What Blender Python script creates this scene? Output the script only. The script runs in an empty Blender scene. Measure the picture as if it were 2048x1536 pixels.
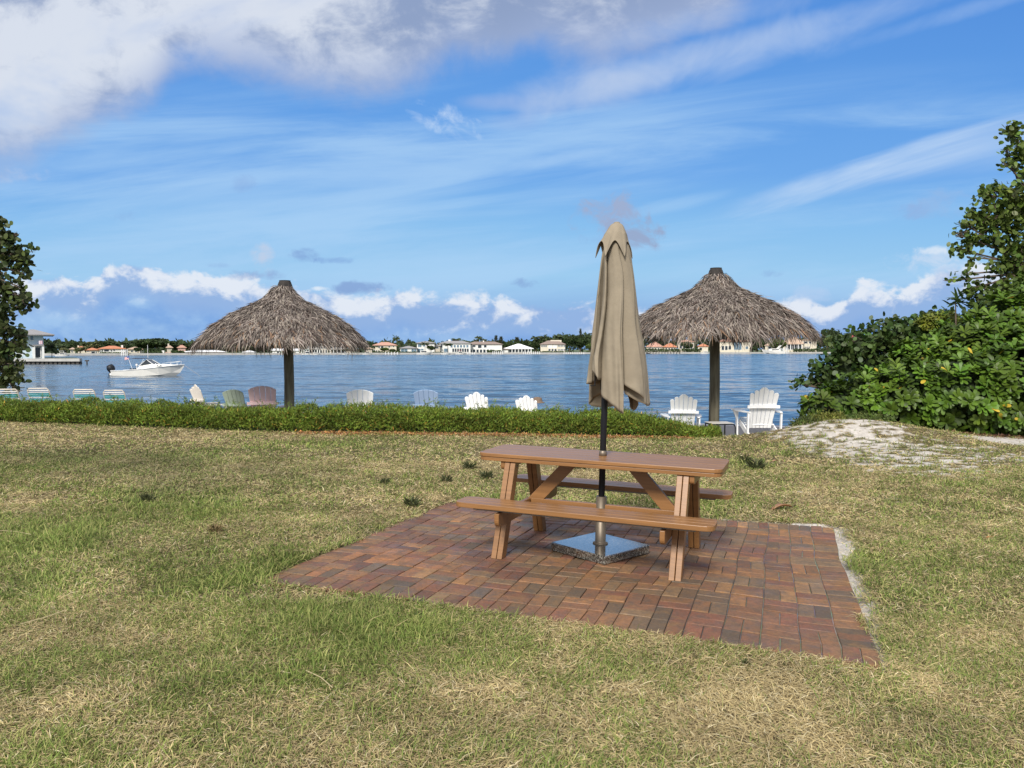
import bpy, math, random
import numpy as np
from mathutils import Matrix, Vector
R = math.radians
rng = np.random.default_rng(7)
random.seed(7)
SC = bpy.context.scene
COL = SC.collection
F = 1539.0; HOR = 698.0; EYE = 1.565
PITCH = math.atan((768-HOR)/F)
CP, SP = math.cos(PITCH), math.sin(PITCH)
TILT = 0.02
WATER = -1.2

# ------------------------------------------------------------ survey helpers
def ray(px, py):
    x = (px-1024)/F; z = (768-py)/F
    return np.array([x, CP+z*SP, z*CP-SP])
def P(px, py, D):
    r = ray(px, py); return Vector((r[0]*D/r[1], D, EYE+r[2]*D/r[1]))
def G(px, py, z0=0.0):
    r = ray(px, py); t = (z0-EYE)/(r[2]+TILT*r[0]); return np.array([r[0]*t, r[1]*t])
def ss(a, b, x):
    t = np.clip((np.asarray(x, float)-a)/(b-a), 0, 1); return t*t*(3-2*t)
_perm = rng.random((256, 256))
def vnoise(x, y):
    xi = np.floor(x).astype(int); yi = np.floor(y).astype(int); fx = x-xi; fy = y-yi
    fx = fx*fx*(3-2*fx); fy = fy*fy*(3-2*fy)
    a = _perm[xi % 256, yi % 256]; b = _perm[(xi+1) % 256, yi % 256]; c = _perm[xi % 256, (yi+1) % 256]; d = _perm[(xi+1) % 256, (yi+1) % 256]
    return (a*(1-fx)+b*fx)*(1-fy)+(c*(1-fx)+d*fx)*fy
def fbm(x, y, o=4):
    s = 0; a = .5; t = 0
    for i in range(o):
        s = s+a*vnoise(x*2**i+17.3*i, y*2**i+5.1*i); t += a; a *= .5
    return s/t

# ------------------------------------------------------------ objects
def tag(o, label=None, cat=None, group=None, kind=None):
    for k, v in (('label', label), ('category', cat), ('group', group), ('kind', kind)):
        if v: o[k] = v
    return o
def empty(name, loc=(0, 0, 0), rz=0.0, label=None, cat=None, group=None, tilt=0.0):
    o = bpy.data.objects.new(name, None); COL.objects.link(o); o.empty_display_size = .1
    o.matrix_world = Matrix.Translation(loc) @ Matrix.Rotation(tilt, 4, 'Y') @ Matrix.Rotation(rz, 4, 'Z')
    return tag(o, label, cat, group)
def link(name, me, mat, parent=None, smooth=False):
    o = bpy.data.objects.new(name, me); COL.objects.link(o)
    if parent is not None: o.parent = parent
    for m in (mat if isinstance(mat, (list, tuple)) else [mat]): me.materials.append(m)
    if smooth: me.polygons.foreach_set('use_smooth', [True]*len(me.polygons))
    return o
def npmesh(name, V, Q, col=None):
    V = np.asarray(V, dtype=np.float32).reshape(-1, 3); Q = np.asarray(Q, dtype=np.int32)
    k = Q.shape[1]; me = bpy.data.meshes.new(name)
    me.vertices.add(len(V)); me.vertices.foreach_set('co', V.ravel())
    me.loops.add(Q.size); me.loops.foreach_set('vertex_index', Q.ravel())
    me.polygons.add(len(Q)); me.polygons.foreach_set('loop_start', np.arange(0, Q.size, k, dtype=np.int32))
    if col is not None:
        a = me.color_attributes.new('Col', 'FLOAT_COLOR', 'POINT')
        c = np.ones((len(V), 4), dtype=np.float32); c[:, :3] = col; a.data.foreach_set('color', c.ravel())
    me.update(calc_edges=True); me.validate()
    return me
class MB:
    def __init__(s): s.v = []; s.f = []; s.c = []; s.cur = None
    def add(s, vs, fs, M=None):
        n = len(s.v)
        for p in vs:
            p = Vector(p); s.v.append((M @ p) if M else p); s.c.append(s.cur or (1, 1, 1))
        for f in fs: s.f.append(tuple(i+n for i in f))
        return s
    def box(s, x0, x1, y0, y1, z0, z1, M=None):
        return s.add([(x0, y0, z0), (x1, y0, z0), (x1, y1, z0), (x0, y1, z0), (x0, y0, z1), (x1, y0, z1), (x1, y1, z1), (x0, y1, z1)],
                     [(0, 3, 2, 1), (4, 5, 6, 7), (0, 1, 5, 4), (1, 2, 6, 5), (2, 3, 7, 6), (3, 0, 4, 7)], M)
    def beam(s, a, b, w, h, up=(0, 0, 1)):
        a = Vector(a); b = Vector(b); d = b-a; L = d.length; d.normalize(); u = Vector(up); x = u.cross(d)
        if x.length < 1e-4: x = Vector((1, 0, 0)).cross(d)
        x.normalize(); u = d.cross(x)
        M = Matrix((x, u, d)).transposed().to_4x4(); M.translation = a
        return s.box(-w/2, w/2, -h/2, h/2, 0, L, M)
    def prism(s, poly, z0, z1, M=None):
        n = len(poly)
        return s.add([(x, y, z0) for x, y in poly]+[(x, y, z1) for x, y in poly],
                     [tuple(range(n-1, -1, -1)), tuple(range(n, 2*n))]+[(i, (i+1) % n, n+(i+1) % n, n+i) for i in range(n)], M)
    def tube(s, pts, r, n=8, cap=True):
        pts = [Vector(p) for p in pts]; rs = r if isinstance(r, (list, tuple)) else [r]*len(pts); vs = []; fs = []
        ref = Vector((0, 0, 1))
        for i, p in enumerate(pts):
            d = (pts[min(i+1, len(pts)-1)]-pts[max(i-1, 0)]).normalized()
            x = ref.cross(d)
            if x.length < .05: x = Vector((1, 0, 0)).cross(d)
            x.normalize(); y = d.cross(x)
            for k in range(n):
                a = 2*math.pi*k/n; vs.append(p+(x*math.cos(a)+y*math.sin(a))*rs[i])
        for i in range(len(pts)-1):
            for k in range(n): fs.append((i*n+k, i*n+(k+1) % n, (i+1)*n+(k+1) % n, (i+1)*n+k))
        if cap: fs.append(tuple(range(n-1, -1, -1))); fs.append(tuple(range((len(pts)-1)*n, len(pts)*n)))
        return s.add(vs, fs)
    def lathe(s, prof, n=24, M=None):
        vs = [(r*math.cos(2*math.pi*k/n), r*math.sin(2*math.pi*k/n), z) for r, z in prof for k in range(n)]; m = len(prof)
        fs = [(i*n+k, i*n+(k+1) % n, (i+1)*n+(k+1) % n, (i+1)*n+k) for i in range(m-1) for k in range(n)]
        fs += [tuple(range(n-1, -1, -1)), tuple(range((m-1)*n, m*n))]
        return s.add(vs, fs, M)
    def build(s, name, mat, parent=None, smooth=False, bevel=0, seg=2, M=None):
        me = bpy.data.meshes.new(name); me.from_pydata([tuple(M @ v) if M else tuple(v) for v in s.v], [], s.f)
        a = me.color_attributes.new('Col', 'FLOAT_COLOR', 'POINT')
        for i, c in enumerate(s.c): a.data[i].color = (*c[:3], 1)
        me.update(); o = link(name, me, mat, parent, smooth)
        if bevel:
            b = o.modifiers.new('bevel', 'BEVEL'); b.width = bevel; b.segments = seg; b.limit_method = 'ANGLE'; b.angle_limit = R(40)
        return o
def copy_tree(o, parent=None):
    c = o.copy(); COL.objects.link(c)
    if parent is not None: c.parent = parent
    for ch in list(o.children): copy_tree(ch, c)
    return c
def norm(a): return a/np.maximum(np.linalg.norm(a, axis=-1, keepdims=True), 1e-9)
def strips(B, D, N, L, W, prof, col):
    """many tapered strips: B base, D direction, N normal, prof rows (t, width, bend)"""
    B = np.asarray(B, float); D = norm(np.asarray(D, float)); S = norm(np.cross(D, N)); N = np.cross(S, D)
    L = np.broadcast_to(L, (len(B),))[:, None]; W = np.broadcast_to(W, (len(B),))[:, None]
    rows = []
    for t, w, b in prof:
        c = B+D*L*t+N*L*b
        rows += [c-S*W*w/2, c+S*W*w/2]
    V = np.stack(rows, 1); k = len(prof); n = len(B)
    q = np.array([[2*i, 2*i+1, 2*i+3, 2*i+2] for i in range(k-1)])
    Q = (np.arange(n)[:, None, None]*(2*k)+q[None]).reshape(-1, 4)
    C = np.repeat(np.asarray(col, float)[:, None, :], 2*k, 1)
    return V.reshape(-1, 3), Q, C.reshape(-1, 3)
def join(parts):
    V = []; Q = []; C = []; n = 0
    for v, q, c in parts: V.append(v); Q.append(q+n); C.append(c); n += len(v)
    return np.concatenate(V), np.concatenate(Q), np.concatenate(C)
def rdir(n):
    return norm(rng.normal(size=(n, 3)))
def tint(base, n, amp=.2, hue=.08):
    c = np.array(base)[None]*(1+amp*rng.uniform(-1, 1, (n, 1)))*(1+hue*rng.uniform(-1, 1, (n, 3)))
    return np.clip(c, .005, .95)

# ------------------------------------------------------------ materials
def nodes(m):
    m.use_nodes = True; nt = m.node_tree; nt.nodes.clear(); return nt
def mat(name, col=None, rough=.6, var=.15, scale=6.0, bump=0.0, metal=0.0, trans=0.0, attr=None, bscale=None, spec=.5, stretch=(1, 1, 1), col2=None, coat=0.0):
    m = bpy.data.materials.new(name); nt = nodes(m); nn = nt.nodes.new; lk = nt.links.new
    out = nn('ShaderNodeOutputMaterial'); b = nn('ShaderNodeBsdfPrincipled')
    tc = nn('ShaderNodeTexCoord'); mp = nn('ShaderNodeMapping'); mp.inputs['Scale'].default_value = stretch; lk(tc.outputs['Object'], mp.inputs[0])
    nz = nn('ShaderNodeTexNoise'); nz.inputs['Scale'].default_value = scale; nz.inputs['Detail'].default_value = 5; nz.inputs['Roughness'].default_value = .65
    lk(mp.outputs[0], nz.inputs['Vector'])
    if col2 is None:
        mr = nn('ShaderNodeMapRange'); mr.inputs['From Min'].default_value = .3; mr.inputs['From Max'].default_value = .7
        mr.inputs['To Min'].default_value = 1-var; mr.inputs['To Max'].default_value = 1+var; lk(nz.outputs[0], mr.inputs[0])
        mx = nn('ShaderNodeVectorMath'); mx.operation = 'SCALE'; lk(mr.outputs[0], mx.inputs['Scale'])
        if attr:
            at = nn('ShaderNodeAttribute'); at.attribute_name = attr; lk(at.outputs['Color'], mx.inputs[0])
        else: mx.inputs[0].default_value = col
        csock = mx.outputs[0]
    else:
        cr = nn('ShaderNodeValToRGB'); cr.color_ramp.elements[0].position = .38; cr.color_ramp.elements[1].position = .62
        cr.color_ramp.elements[0].color = (*col, 1); cr.color_ramp.elements[1].color = (*col2, 1); lk(nz.outputs[0], cr.inputs[0]); csock = cr.outputs[0]
    lk(csock, b.inputs['Base Color'])
    b.inputs['Roughness'].default_value = rough; b.inputs['Metallic'].default_value = metal
    b.inputs['Specular IOR Level'].default_value = spec; b.inputs['Coat Weight'].default_value = coat
    if bump:
        n2 = nn('ShaderNodeTexNoise'); n2.inputs['Scale'].default_value = bscale or scale*6; n2.inputs['Detail'].default_value = 4; lk(mp.outputs[0], n2.inputs['Vector'])
        bp = nn('ShaderNodeBump'); bp.inputs['Strength'].default_value = 1; bp.inputs['Distance'].default_value = bump; lk(n2.outputs[0], bp.inputs['Height']); lk(bp.outputs[0], b.inputs['Normal'])
    sh = b.outputs[0]
    if trans:
        t = nn('ShaderNodeBsdfTranslucent'); lk(csock, t.inputs['Color']); mxs = nn('ShaderNodeMixShader'); mxs.inputs[0].default_value = trans
        lk(sh, mxs.inputs[1]); lk(t.outputs[0], mxs.inputs[2]); sh = mxs.outputs[0]
    lk(sh, out.inputs[0]); return m
WOOD = mat('recycled_plank', (.25, .122, .045), .36, .20, 3, .0002, stretch=(1, 14, 14), bscale=20, spec=.5)
GREYBAR = mat('grey_bar', (.25, .23, .2), .55, .1, 5)
CANVAS = mat('tan_canvas', (.275, .23, .165), .9, .14, 5, .004, bscale=14, trans=.06)
BLACKM = mat('black_metal', (.012, .014, .018), .5, .2, 5, spec=.3)
STEEL = mat('worn_steel', (.20, .165, .125), .5, .4, 9, metal=.6, stretch=(1, 1, .3))
THATCH = mat('dry_thatch', None, .95, .25, 3, attr='Col', trans=.08, spec=.15)
PALMWRAP = mat('dark_wrap', (.028, .024, .021), .9, .4, 12, .004)
POSTM = mat('weathered_post', (.085, .07, .045), .9, .3, 7, .006, stretch=(1, 1, .10), bscale=30, col2=(.23, .21, .145))
WHITEP = mat('white_plastic', (.86, .86, .85), .45, .05, 4)
PINKP = mat('pink_plastic', (.78, .56, .55), .5, .06, 4)
SAGEP = mat('sage_plastic', (.30, .36, .28), .5, .08, 4)
BLUEP = mat('pale_blue_plastic', (.24, .33, .48), .5, .06, 4)
CREAMP = mat('cream_plastic', (.62, .58, .52), .5, .06, 4)
TEAL = mat('teal_strap', (.03, .33, .29), .6, .08, 5)
STRAPW = mat('white_strap', (.62, .6, .55), .6, .08, 5)
FRAMEC = mat('cream_tube', (.55, .5, .42), .4, .08, 5)
LEAFM = mat('leaf', None, .45, .12, 2, attr='Col', trans=.2, spec=.3)
LEAFD = mat('matte_leaf', None, .7, .12, 2, attr='Col', trans=.25, spec=.25)
GRASSM = mat('grass_blade', None, .75, .1, 2, attr='Col', trans=.25, spec=.2)
BARK = mat('bark', (.12, .09, .065), .9, .3, 8, .005, stretch=(1, 1, .3))
WALLW = mat('white_stucco', (.72, .71, .68), .8, .06, .6)
WALLC = mat('cream_stucco', (.62, .56, .45), .8, .07, .6)
WALLP = mat('pink_stucco', (.58, .38, .33), .8, .07, .6)
WALLB = mat('blue_white_stucco', (.55, .66, .74), .8, .04, .6)
WALLT = mat('beige_stucco', (.5, .45, .37), .8, .08, .6)
ROOFO = mat('orange_tile', (.5, .2, .105), .85, .2, 1.5)
ROOFT = mat('tan_tile', (.46, .33, .24), .85, .16, 1.5)
ROOFG = mat('grey_tile', (.27, .26, .26), .85, .16, 1.5)
ROOFBR = mat('brown_tile', (.25, .19, .16), .85, .16, 1.5)
ROOFW = mat('white_roof', (.8, .8, .8), .6, .05, 1)
ROOFR = mat('red_roof', (.42, .085, .07), .7, .12, 1.5)
ROOFPK = mat('pink_tile', (.48, .27, .2), .85, .18, 1.5)
GLASS = mat('dark_glass', (.03, .04, .05), .15, .3, 1)
GLASSB = mat('blue_glass', (.13, .2, .26), .15, .3, 1)
TRIMW = mat('white_trim', (.75, .75, .73), .6, .05, 2)
HULLW = mat('gelcoat', (.7, .68, .62), .3, .06, .8, coat=.3)
DOCKM = mat('dock_timber', (.36, .33, .29), .9, .2, 2)
DARKW = mat('dark_timber', (.06, .055, .05), .9, .3, 2)
CONC = mat('concrete', (.42, .41, .38), .85, .15, .8, .005)
SEAW = mat('white_seawall', (.66, .65, .68), .8, .08, 1.2, .004)
BROWNF = mat('brown_straw', (.17, .12, .085), .95, .3, 30, .004)
DRYLEAF = mat('dry_leaf', None, .7, .2, 20, attr='Col', trans=.15)
FLAGM = mat('flag_cloth', None, .8, .05, 3, attr='Col')
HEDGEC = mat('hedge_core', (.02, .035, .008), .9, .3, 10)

# ------------------------------------------------------------ terrain
_hx = []; _hy = []
for a, b in [(-500, 838), (0, 845), (300, 855), (620, 865), (1000, 869)]:
    g = G(a, b); _hx.append(g[0]); _hy.append(g[1])
_hx += [2.2, 3.35, 4.77]; _hy += [13.9, 13.7, 13.7]
_hx.append(7.0); _hy.append(14.5); _hx.append(12.); _hy.append(14.6)
def yl(x): return np.interp(x, _hx, _hy)
def yw(x): return 17.6-.33*(x-4)                                       # line of the low seawall
def h(x, y):
    x = np.asarray(x, float); y = np.asarray(y, float)
    z = -TILT*np.clip(x, -12, 2.6)
    m = .36*np.exp(-((x-6.2)/1.6)**2-((y-13.9)/.95)**2)+.05*np.exp(-((x-2.6)/1.6)**2-((y-12.6)/1.0)**2)
    z = z-.2*ss(yl(x)+.05, yl(x)+.8, y)-.18*ss(yl(x)+1., yl(x)+3., y)+m
    far = ss(4.6, 8, np.hypot((x-.6), (y-6)*.9))
    z = z+far*.05*(fbm(x*.5+9, y*.5, 3)-.5)+.012*(fbm(x*3, y*3, 2)-.5)*ss(1.5, 2.5, np.hypot(x-.5, y-6))
    return z
# patio corners and frame
PC = [G(520, 1161), G(1757, 1334), G(1668, 1056), G(903, 1005)]       # front-left, front-right, back-right, back-left
def patio_xy(u, v):
    a, b, c, d = PC; u = np.asarray(u)[..., None]; v = np.asarray(v)[..., None]
    q = a*(1-u)*(1-v)+b*u*(1-v)+c*u*v+d*(1-u)*v
    return q+np.stack([fbm(q[..., 0]*1.1+3, q[..., 1]*1.1, 2)-.5, fbm(q[..., 0]*1.1+33, q[..., 1]*1.1+8, 2)-.5], -1)*.10
_e1 = (PC[1]-PC[0]); _L1 = np.linalg.norm(_e1); _L2 = np.linalg.norm(PC[3]-PC[0])
def patio_dist(x, y):
    """signed distance outside the patio outline (negative inside)"""
    d = np.full(np.shape(x), -1e9)
    for i in range(4):
        a = PC[i]; b = PC[(i+1) % 4]; e = (b-a)/np.linalg.norm(b-a); nx, ny = e[1], -e[0]
        d = np.maximum(d, (x-a[0])*nx+(y-a[1])*ny)
    return d
def blob(x, y, lst):
    s = np.zeros(np.shape(x))
    for px, py, rx, ry, v in lst:
        g = G(px, py); D = g[1]; wx = rx*D/F; wy = ry*D*D/(F*EYE)
        s = s+v*np.exp(-((x-g[0])/wx)**2-((y-g[1])/wy)**2)
    return s
GREEN = [(90, 1085, 190, 50, .75), (40, 1165, 90, 28, .6), (400, 1180, 190, 45, .3), (380, 1010, 190, 25, .35), (160, 985, 190, 22, .25), (820, 1265, 190, 55, .5), (700, 1330, 100, 40, .15),
         (685, 890, 90, 15, .6), (760, 1085, 120, 35, .2), (560, 1130, 140, 40, .2), (1800, 1130, 160, 28, .3), (1870, 1210, 120, 60, .15), (420, 1290, 130, 55, .12), (1000, 1500, 200, 35, .18), (250, 1490, 260, 40, .15),
         (1300, 1005, 190, 15, .35), (900, 1030, 60, 12, .2), (640, 1250, 140, 40, .25), (1900, 1330, 90, 70, .15), (1250, 1340, 90, 25, .2), (1150, 915, 90, 9, .12), (100, 930, 120, 25, .3),
         (150, 1270, 230, 60, -.35), (90, 1420, 180, 50, -.3), (1250, 1420, 260, 50, -.2), (1600, 1430, 220, 60, -.25), (280, 1065, 110, 22, -.3), (1000, 935, 260, 28, -.45), (620, 900, 120, 25, -.2), (1650, 1000, 160, 30, -.2),
         (1930, 1000, 120, 40, -.2), (430, 875, 420, 13, -.35), (60, 1000, 70, 12, -.35), (560, 1225, 40, 20, -.2), (620, 1190, 90, 12, -.4), (850, 1010, 60, 14, -.1)]
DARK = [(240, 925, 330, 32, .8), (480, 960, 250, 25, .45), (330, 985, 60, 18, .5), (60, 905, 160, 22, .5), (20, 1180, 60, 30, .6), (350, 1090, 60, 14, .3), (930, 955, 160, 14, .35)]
SAND = [(1700, 892, 165, 34, 1.05), (1640, 868, 60, 12, .8), (1830, 930, 120, 26, .85), (1800, 950, 90, 12, .4), (1800, 1005, 50, 9, .55), (1320, 880, 110, 7, .35), (2020, 925, 70, 14, .7), (2005, 885, 75, 17, 2.2), (1950, 875, 25, 6, 1.5),
        (1590, 985, 40, 9, .35), (1970, 1050, 50, 9, .3), (1490, 878, 90, 5, .2), (390, 1375, 26, 14, .35), (400, 1440, 18, 12, .35), (1570, 870, 40, 6, .5), (1780, 1190, 30, 60, .2), (1160, 1290, 60, 9, .15)]
def fields(x, y):
    g = .43+.95*blob(x, y, GREEN)+.95*(fbm(x*.9, y*.9, 4)-.5)+.9*(fbm(x*4+3, y*4, 3)-.5)
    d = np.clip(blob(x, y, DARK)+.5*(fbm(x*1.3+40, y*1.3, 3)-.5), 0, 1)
    s = blob(x, y, SAND)
    s = s*np.clip(4.2*fbm(x*8+8, y*12, 5)-1.45, 0, 1.4)+.25*(fbm(x*3+70, y*3, 4)-.62)*4*(fbm(x*.6, y*.6, 2) > .5)
    pth = 1.5*np.exp(-(((x-9.3)/1.35)**2+((y-13.1+.28*(x-9.))/.62)**2)**2)
    s = np.maximum(s, pth)
    pd = patio_dist(x, y)
    right = ss(1.2, 2.9, x)
    w = .05+.08*right*fbm(x*3+2, y*3, 3)*2
    e = np.exp(-(np.maximum(pd, 0)/w)**2)*(.35+.55*right)*(.1+1.6*fbm(x*5, y*5+9, 4))
    s = np.clip(np.maximum(s, e), 0, 1.2)
    beyond = ss(yl(x)+.25, yl(x)+.5, y)*(1-ss(5.0, 5.4, x)*(1-ss(14.6, 15.2, y)))
    return np.clip(g, 0, 1), d, np.clip(np.maximum(s, beyond), 0, 1), pd
def axis(parts):
    out = []
    for a, b, st in parts: out += list(np.arange(a, b, st))
    return np.array(out+[parts[-1][1]])
ax = axis([(-70, -16, 6), (-16, -9, .25), (-9, 9, .07), (9, 16, .25), (16, 70, 6)])
nv = 260
X = np.repeat(ax[:, None], nv, 1); tt = np.linspace(0, 1, nv)[None]
y0 = -40; Yn = 1.2
Yv = np.where(tt < .04, y0+(Yn-y0)*tt/.04, Yn+(yw(np.clip(X, -30, 12))+.15-Yn)*((tt-.04)/.96))
Z = h(X, Yv)
pdg = patio_dist(X, Yv); Z = np.where(pdg < 0.06, -TILT*X-.035, Z)
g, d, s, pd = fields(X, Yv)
thatchc = np.array([.13, .10, .055])[None, None]*(1+.5*(fbm(X*6, Yv*6, 3)-.5))[..., None]
greenc = np.array([.055, .075, .022])
c = thatchc*(1-g[..., None]*.6)+greenc*g[..., None]*.6
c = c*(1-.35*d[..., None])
sandc = np.array([.49, .455, .41])[None, None]*(1+.25*(fbm(X*9, Yv*9, 3)-.5))[..., None]
st = ss(.3, .6, s)[..., None]
c = c*(1-st)+sandc*st
mul = (np.exp(-((Yv-yl(X)+.12)/.22)**2)*ss(-6, -3, X)*(1-ss(2.6, 3.2, X)))[..., None]
c = c*(1-mul*.8)+np.array([.22, .1, .035])*mul*.8
I = np.arange(X.size).reshape(X.shape)
Q = np.stack([I[:-1, :-1], I[1:, :-1], I[1:, 1:], I[:-1, 1:]], -1).reshape(-1, 4)
GRM = mat('ground_soil', None, .95, .22, 14, .012, attr='Col', bscale=45, spec=.15)
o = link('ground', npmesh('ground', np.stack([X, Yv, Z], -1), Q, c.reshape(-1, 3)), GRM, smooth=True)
tag(o, kind='structure')

# ------------------------------------------------------------ grass
def grass(n, ya, yb, Lr, Wr, seed):
    rr = np.random.default_rng(seed)
    t = rr.random(n); y = np.sqrt(ya*ya+(yb*yb-ya*ya)*t); x = (rr.random(n)*2-1)*(y*.70+.3)
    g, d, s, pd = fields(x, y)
    keep = (pd > .01-.05*rr.random(n)**2+.09*(fbm(x*3.5+60, y*3.5, 3)-.5)) & (rr.random(n) > ss(.3, .8, s)*.86+ss(.97, 1., s)*.1) & (y < yl(x)+.1) & (y > ya-.01)
    x, y, g, d, s = x[keep], y[keep], g[keep], d[keep], s[keep]; n = len(x)
    z = h(x, y)
    isg = rr.random(n) < (g*.95+.02)
    hd = rr.random(n)*2*math.pi
    wind = fbm(x*2.2+31, y*2.2, 2)*9
    hd = np.where(rr.random(n) < .25, wind+rr.normal(size=n)*.6, hd)
    el = np.where(isg, rr.uniform(.15, 1.25, n), rr.uniform(-.02, .55, n))
    el = el*(1-.4*(rr.random(n) < .3))
    D = np.stack([np.cos(hd)*np.cos(el), np.sin(hd)*np.cos(el), np.sin(el)], -1)
    N = np.stack([-np.cos(hd)*np.sin(el), -np.sin(hd)*np.sin(el), np.cos(el)], -1)+rr.normal(size=(n, 3))*.35
    tall = 1+.5*np.clip(g-.55, 0, 1)*2
    L = rr.uniform(Lr[0], Lr[1], n)*tall*np.where(isg, 1, 1.1)*np.where(rr.random(n) < .035, 2.0, 1); W = rr.uniform(Wr[0], Wr[1], n)
    lg = np.array([.25, .315, .075]); dg = np.array([.105, .16, .035]); st = np.array([.60, .49, .25]); br = np.array([.33, .25, .135]); ol = np.array([.33, .33, .115])
    a = rr.random((n, 1)); 
    cg = lg*(1-a)+dg*a; cg = np.where(rr.random((n, 1)) < .35, ol*(.8+.4*a), cg)
    cs = st*(1-a*.8)+br*a*.8; cs = np.where(rr.random((n, 1)) < .12, np.array([.62, .54, .34]), cs)
    bright = (.72+.56*fbm(x*2.2, y*2.2+50, 4))[:, None]
    c = np.where(isg[:, None], cg, cs)*bright*rr.uniform(.8, 1.2, (n, 1))
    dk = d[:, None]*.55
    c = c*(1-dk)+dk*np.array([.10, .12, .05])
    B = np.stack([x, y, z+rr.uniform(-.004, .012, n)], -1)
    return strips(B, D, N, L, W, [(0, .8, 0), (.5, 1, .06), (1, .12, -.1)], c)
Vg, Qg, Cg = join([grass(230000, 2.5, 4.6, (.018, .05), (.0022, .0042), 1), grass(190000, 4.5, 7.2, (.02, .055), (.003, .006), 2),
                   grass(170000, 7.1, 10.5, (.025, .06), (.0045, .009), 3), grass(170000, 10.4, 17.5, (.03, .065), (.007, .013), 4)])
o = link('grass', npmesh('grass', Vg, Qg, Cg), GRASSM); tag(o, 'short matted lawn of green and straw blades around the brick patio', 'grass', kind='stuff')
del Vg, Qg, Cg

# mulch of fallen leaves under the hedge
n = 9000; x = rng.uniform(-3.8, 3.2, n); y = yl(x)-.12+rng.normal(size=n)*.13
V, Qq, C = strips(np.stack([x, y, h(x, y)+.006+rng.random(n)*.02], -1), rdir(n)*[1, 1, .3], rdir(n)*.5+[0, 0, 1], rng.uniform(.02, .06, n), rng.uniform(.012, .03, n), [(0, .3, 0), (.5, 1, .05), (1, .2, .02)],
                  np.where(rng.random((n, 1)) < .5, tint((.42, .2, .06), n, .4), tint((.3, .17, .08), n, .4)))
tag(link('leaf_litter', npmesh('leaf_litter', V, Qq, C), DRYLEAF), 'strip of orange fallen leaves along the foot of the hedge', 'leaf litter', kind='stuff')

# ------------------------------------------------------------ brick patio
BW, BL, GAP = .0, .0, .004
mb_v = []; mb_f = []; mb_c = []
NU = int(round(_L1/.2)); NV = int(round(_L2/.2))
def brick(u0, u1, v0, v1, col):
    gw = .0018+.0016*float(ss(.6, .95, (u0+u1)/2))*random.uniform(.5, 1.2); gu = gw/_L1; gv = gw/_L2
    jit = lambda: random.uniform(-.0012, .0012)
    cor = patio_xy(np.array([u0+gu, u1-gu, u1-gu, u0+gu]), np.array([v0+gv, v0+gv, v1-gv, v1-gv]))
    z0 = random.uniform(-.003, .003); ctr = cor.mean(0); tx, ty = random.uniform(-.012, .012), random.uniform(-.012, .012)
    wav = .018*(fbm(ctr[0]*1.5+3, ctr[1]*1.5, 2)-.5)
    b = len(mb_v)
    for k, (ins, dz) in enumerate(((0, -.05), (0, -.004), (.004, 0))):
        for p in cor:
            q = p+(ctr-p)/np.linalg.norm(ctr-p)*ins*1.4+np.array([jit(), jit()])*(k > 0)*.5
            zz = -TILT*q[0]+.006+z0+wav+dz+(tx*(q[0]-ctr[0])+ty*(q[1]-ctr[1]))
            mb_v.append((q[0], q[1], zz)); mb_c.append(col)
    for k in range(2):
        for i in range(4): mb_f.append((b+4*k+i, b+4*k+(i+1) % 4, b+4*k+4+(i+1) % 4, b+4*k+4+i))
    mb_f.append((b+8, b+9, b+10, b+11))
def bcol(u, v):
    inner = ss(.05, .18, u)*ss(.06, .2, v)*(1-ss(.95, 1., u))
    n1 = fbm(u*7+3, v*6, 3); 
    pal = [((.19, .115, .075), 3), ((.22, .14, .08), 3), ((.145, .12, .088), 1.9), ((.125, .11, .085), 1.5), ((.27, .165, .08), 2.2*inner+.2), ((.19, .10, .075), 2.2), ((.19, .155, .10), 2.4*inner+.3), ((.29, .20, .105), .8*inner)]
    if u < .3 and v < .32 and u > .05 and v > .06: pal.append(((.27, .15, .08), 14))
    if u < .4: pal.append(((.15, .085, .07), 6))
    tot = sum(w for _, w in pal); r = random.random()*tot
    for cc, w in pal:
        r -= w
        if r <= 0: break
    k = random.uniform(.85, 1.18)*(.95+.35*float(n1)); m_ = sum(cc)/3; return tuple((x*.80+m_*q_*.20)*k*t_ for x, q_, t_ in zip(cc, (1.3, .95, .7), (.90, .69, .53)))
du, dv = 1/NU, 1/NV
for i in range(NU):                                                    # soldier courses: front and back rows
    for j in (0, NV-1):
        for k in range(2): brick((i+k*.5)*du, (i+(k+1)*.5)*du, j*dv, (j+1)*dv, bcol((i+.5)*du, (j+.5)*dv))
for j in range(1, NV-1):
    for i in (0, NU-1):
        for k in range(2): brick(i*du, (i+1)*du, (j+k*.5)*dv, (j+(k+1)*.5)*dv, bcol((i+.5)*du, (j+.5)*dv))
for i in range(1, NU-1):
    v = 1.0; alt = i % 2
    vv = 1.0+(.25 if i % 3 == 0 else 0)
    seq = alt
    while v < NV-1-1e-6:
        if seq == 0:                                                   # two bricks laid across
            hgt = min(1.0, NV-1-v)
            for k in range(2):
                if hgt > .3: brick(i*du, (i+1)*du, (v+k*hgt/2)*dv, (v+(k+1)*hgt/2)*dv, bcol((i+.5)*du, v*dv))
        else:
            hgt = min(1.0, NV-1-v)
            if hgt > .05:
                for k in range(2): brick((i+k*.5)*du, (i+(k+1)*.5)*du, v*dv, (v+hgt)*dv, bcol((i+.5)*du, v*dv))
        v += 1; seq = 1-seq
me = bpy.data.meshes.new('brick_patio'); me.from_pydata(mb_v, [], mb_f)
a = me.color_attributes.new('Col', 'FLOAT_COLOR', 'POINT'); cc = np.ones((len(mb_v), 4), dtype=np.float32); cc[:, :3] = mb_c; a.data.foreach_set('color', cc.ravel())
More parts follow.
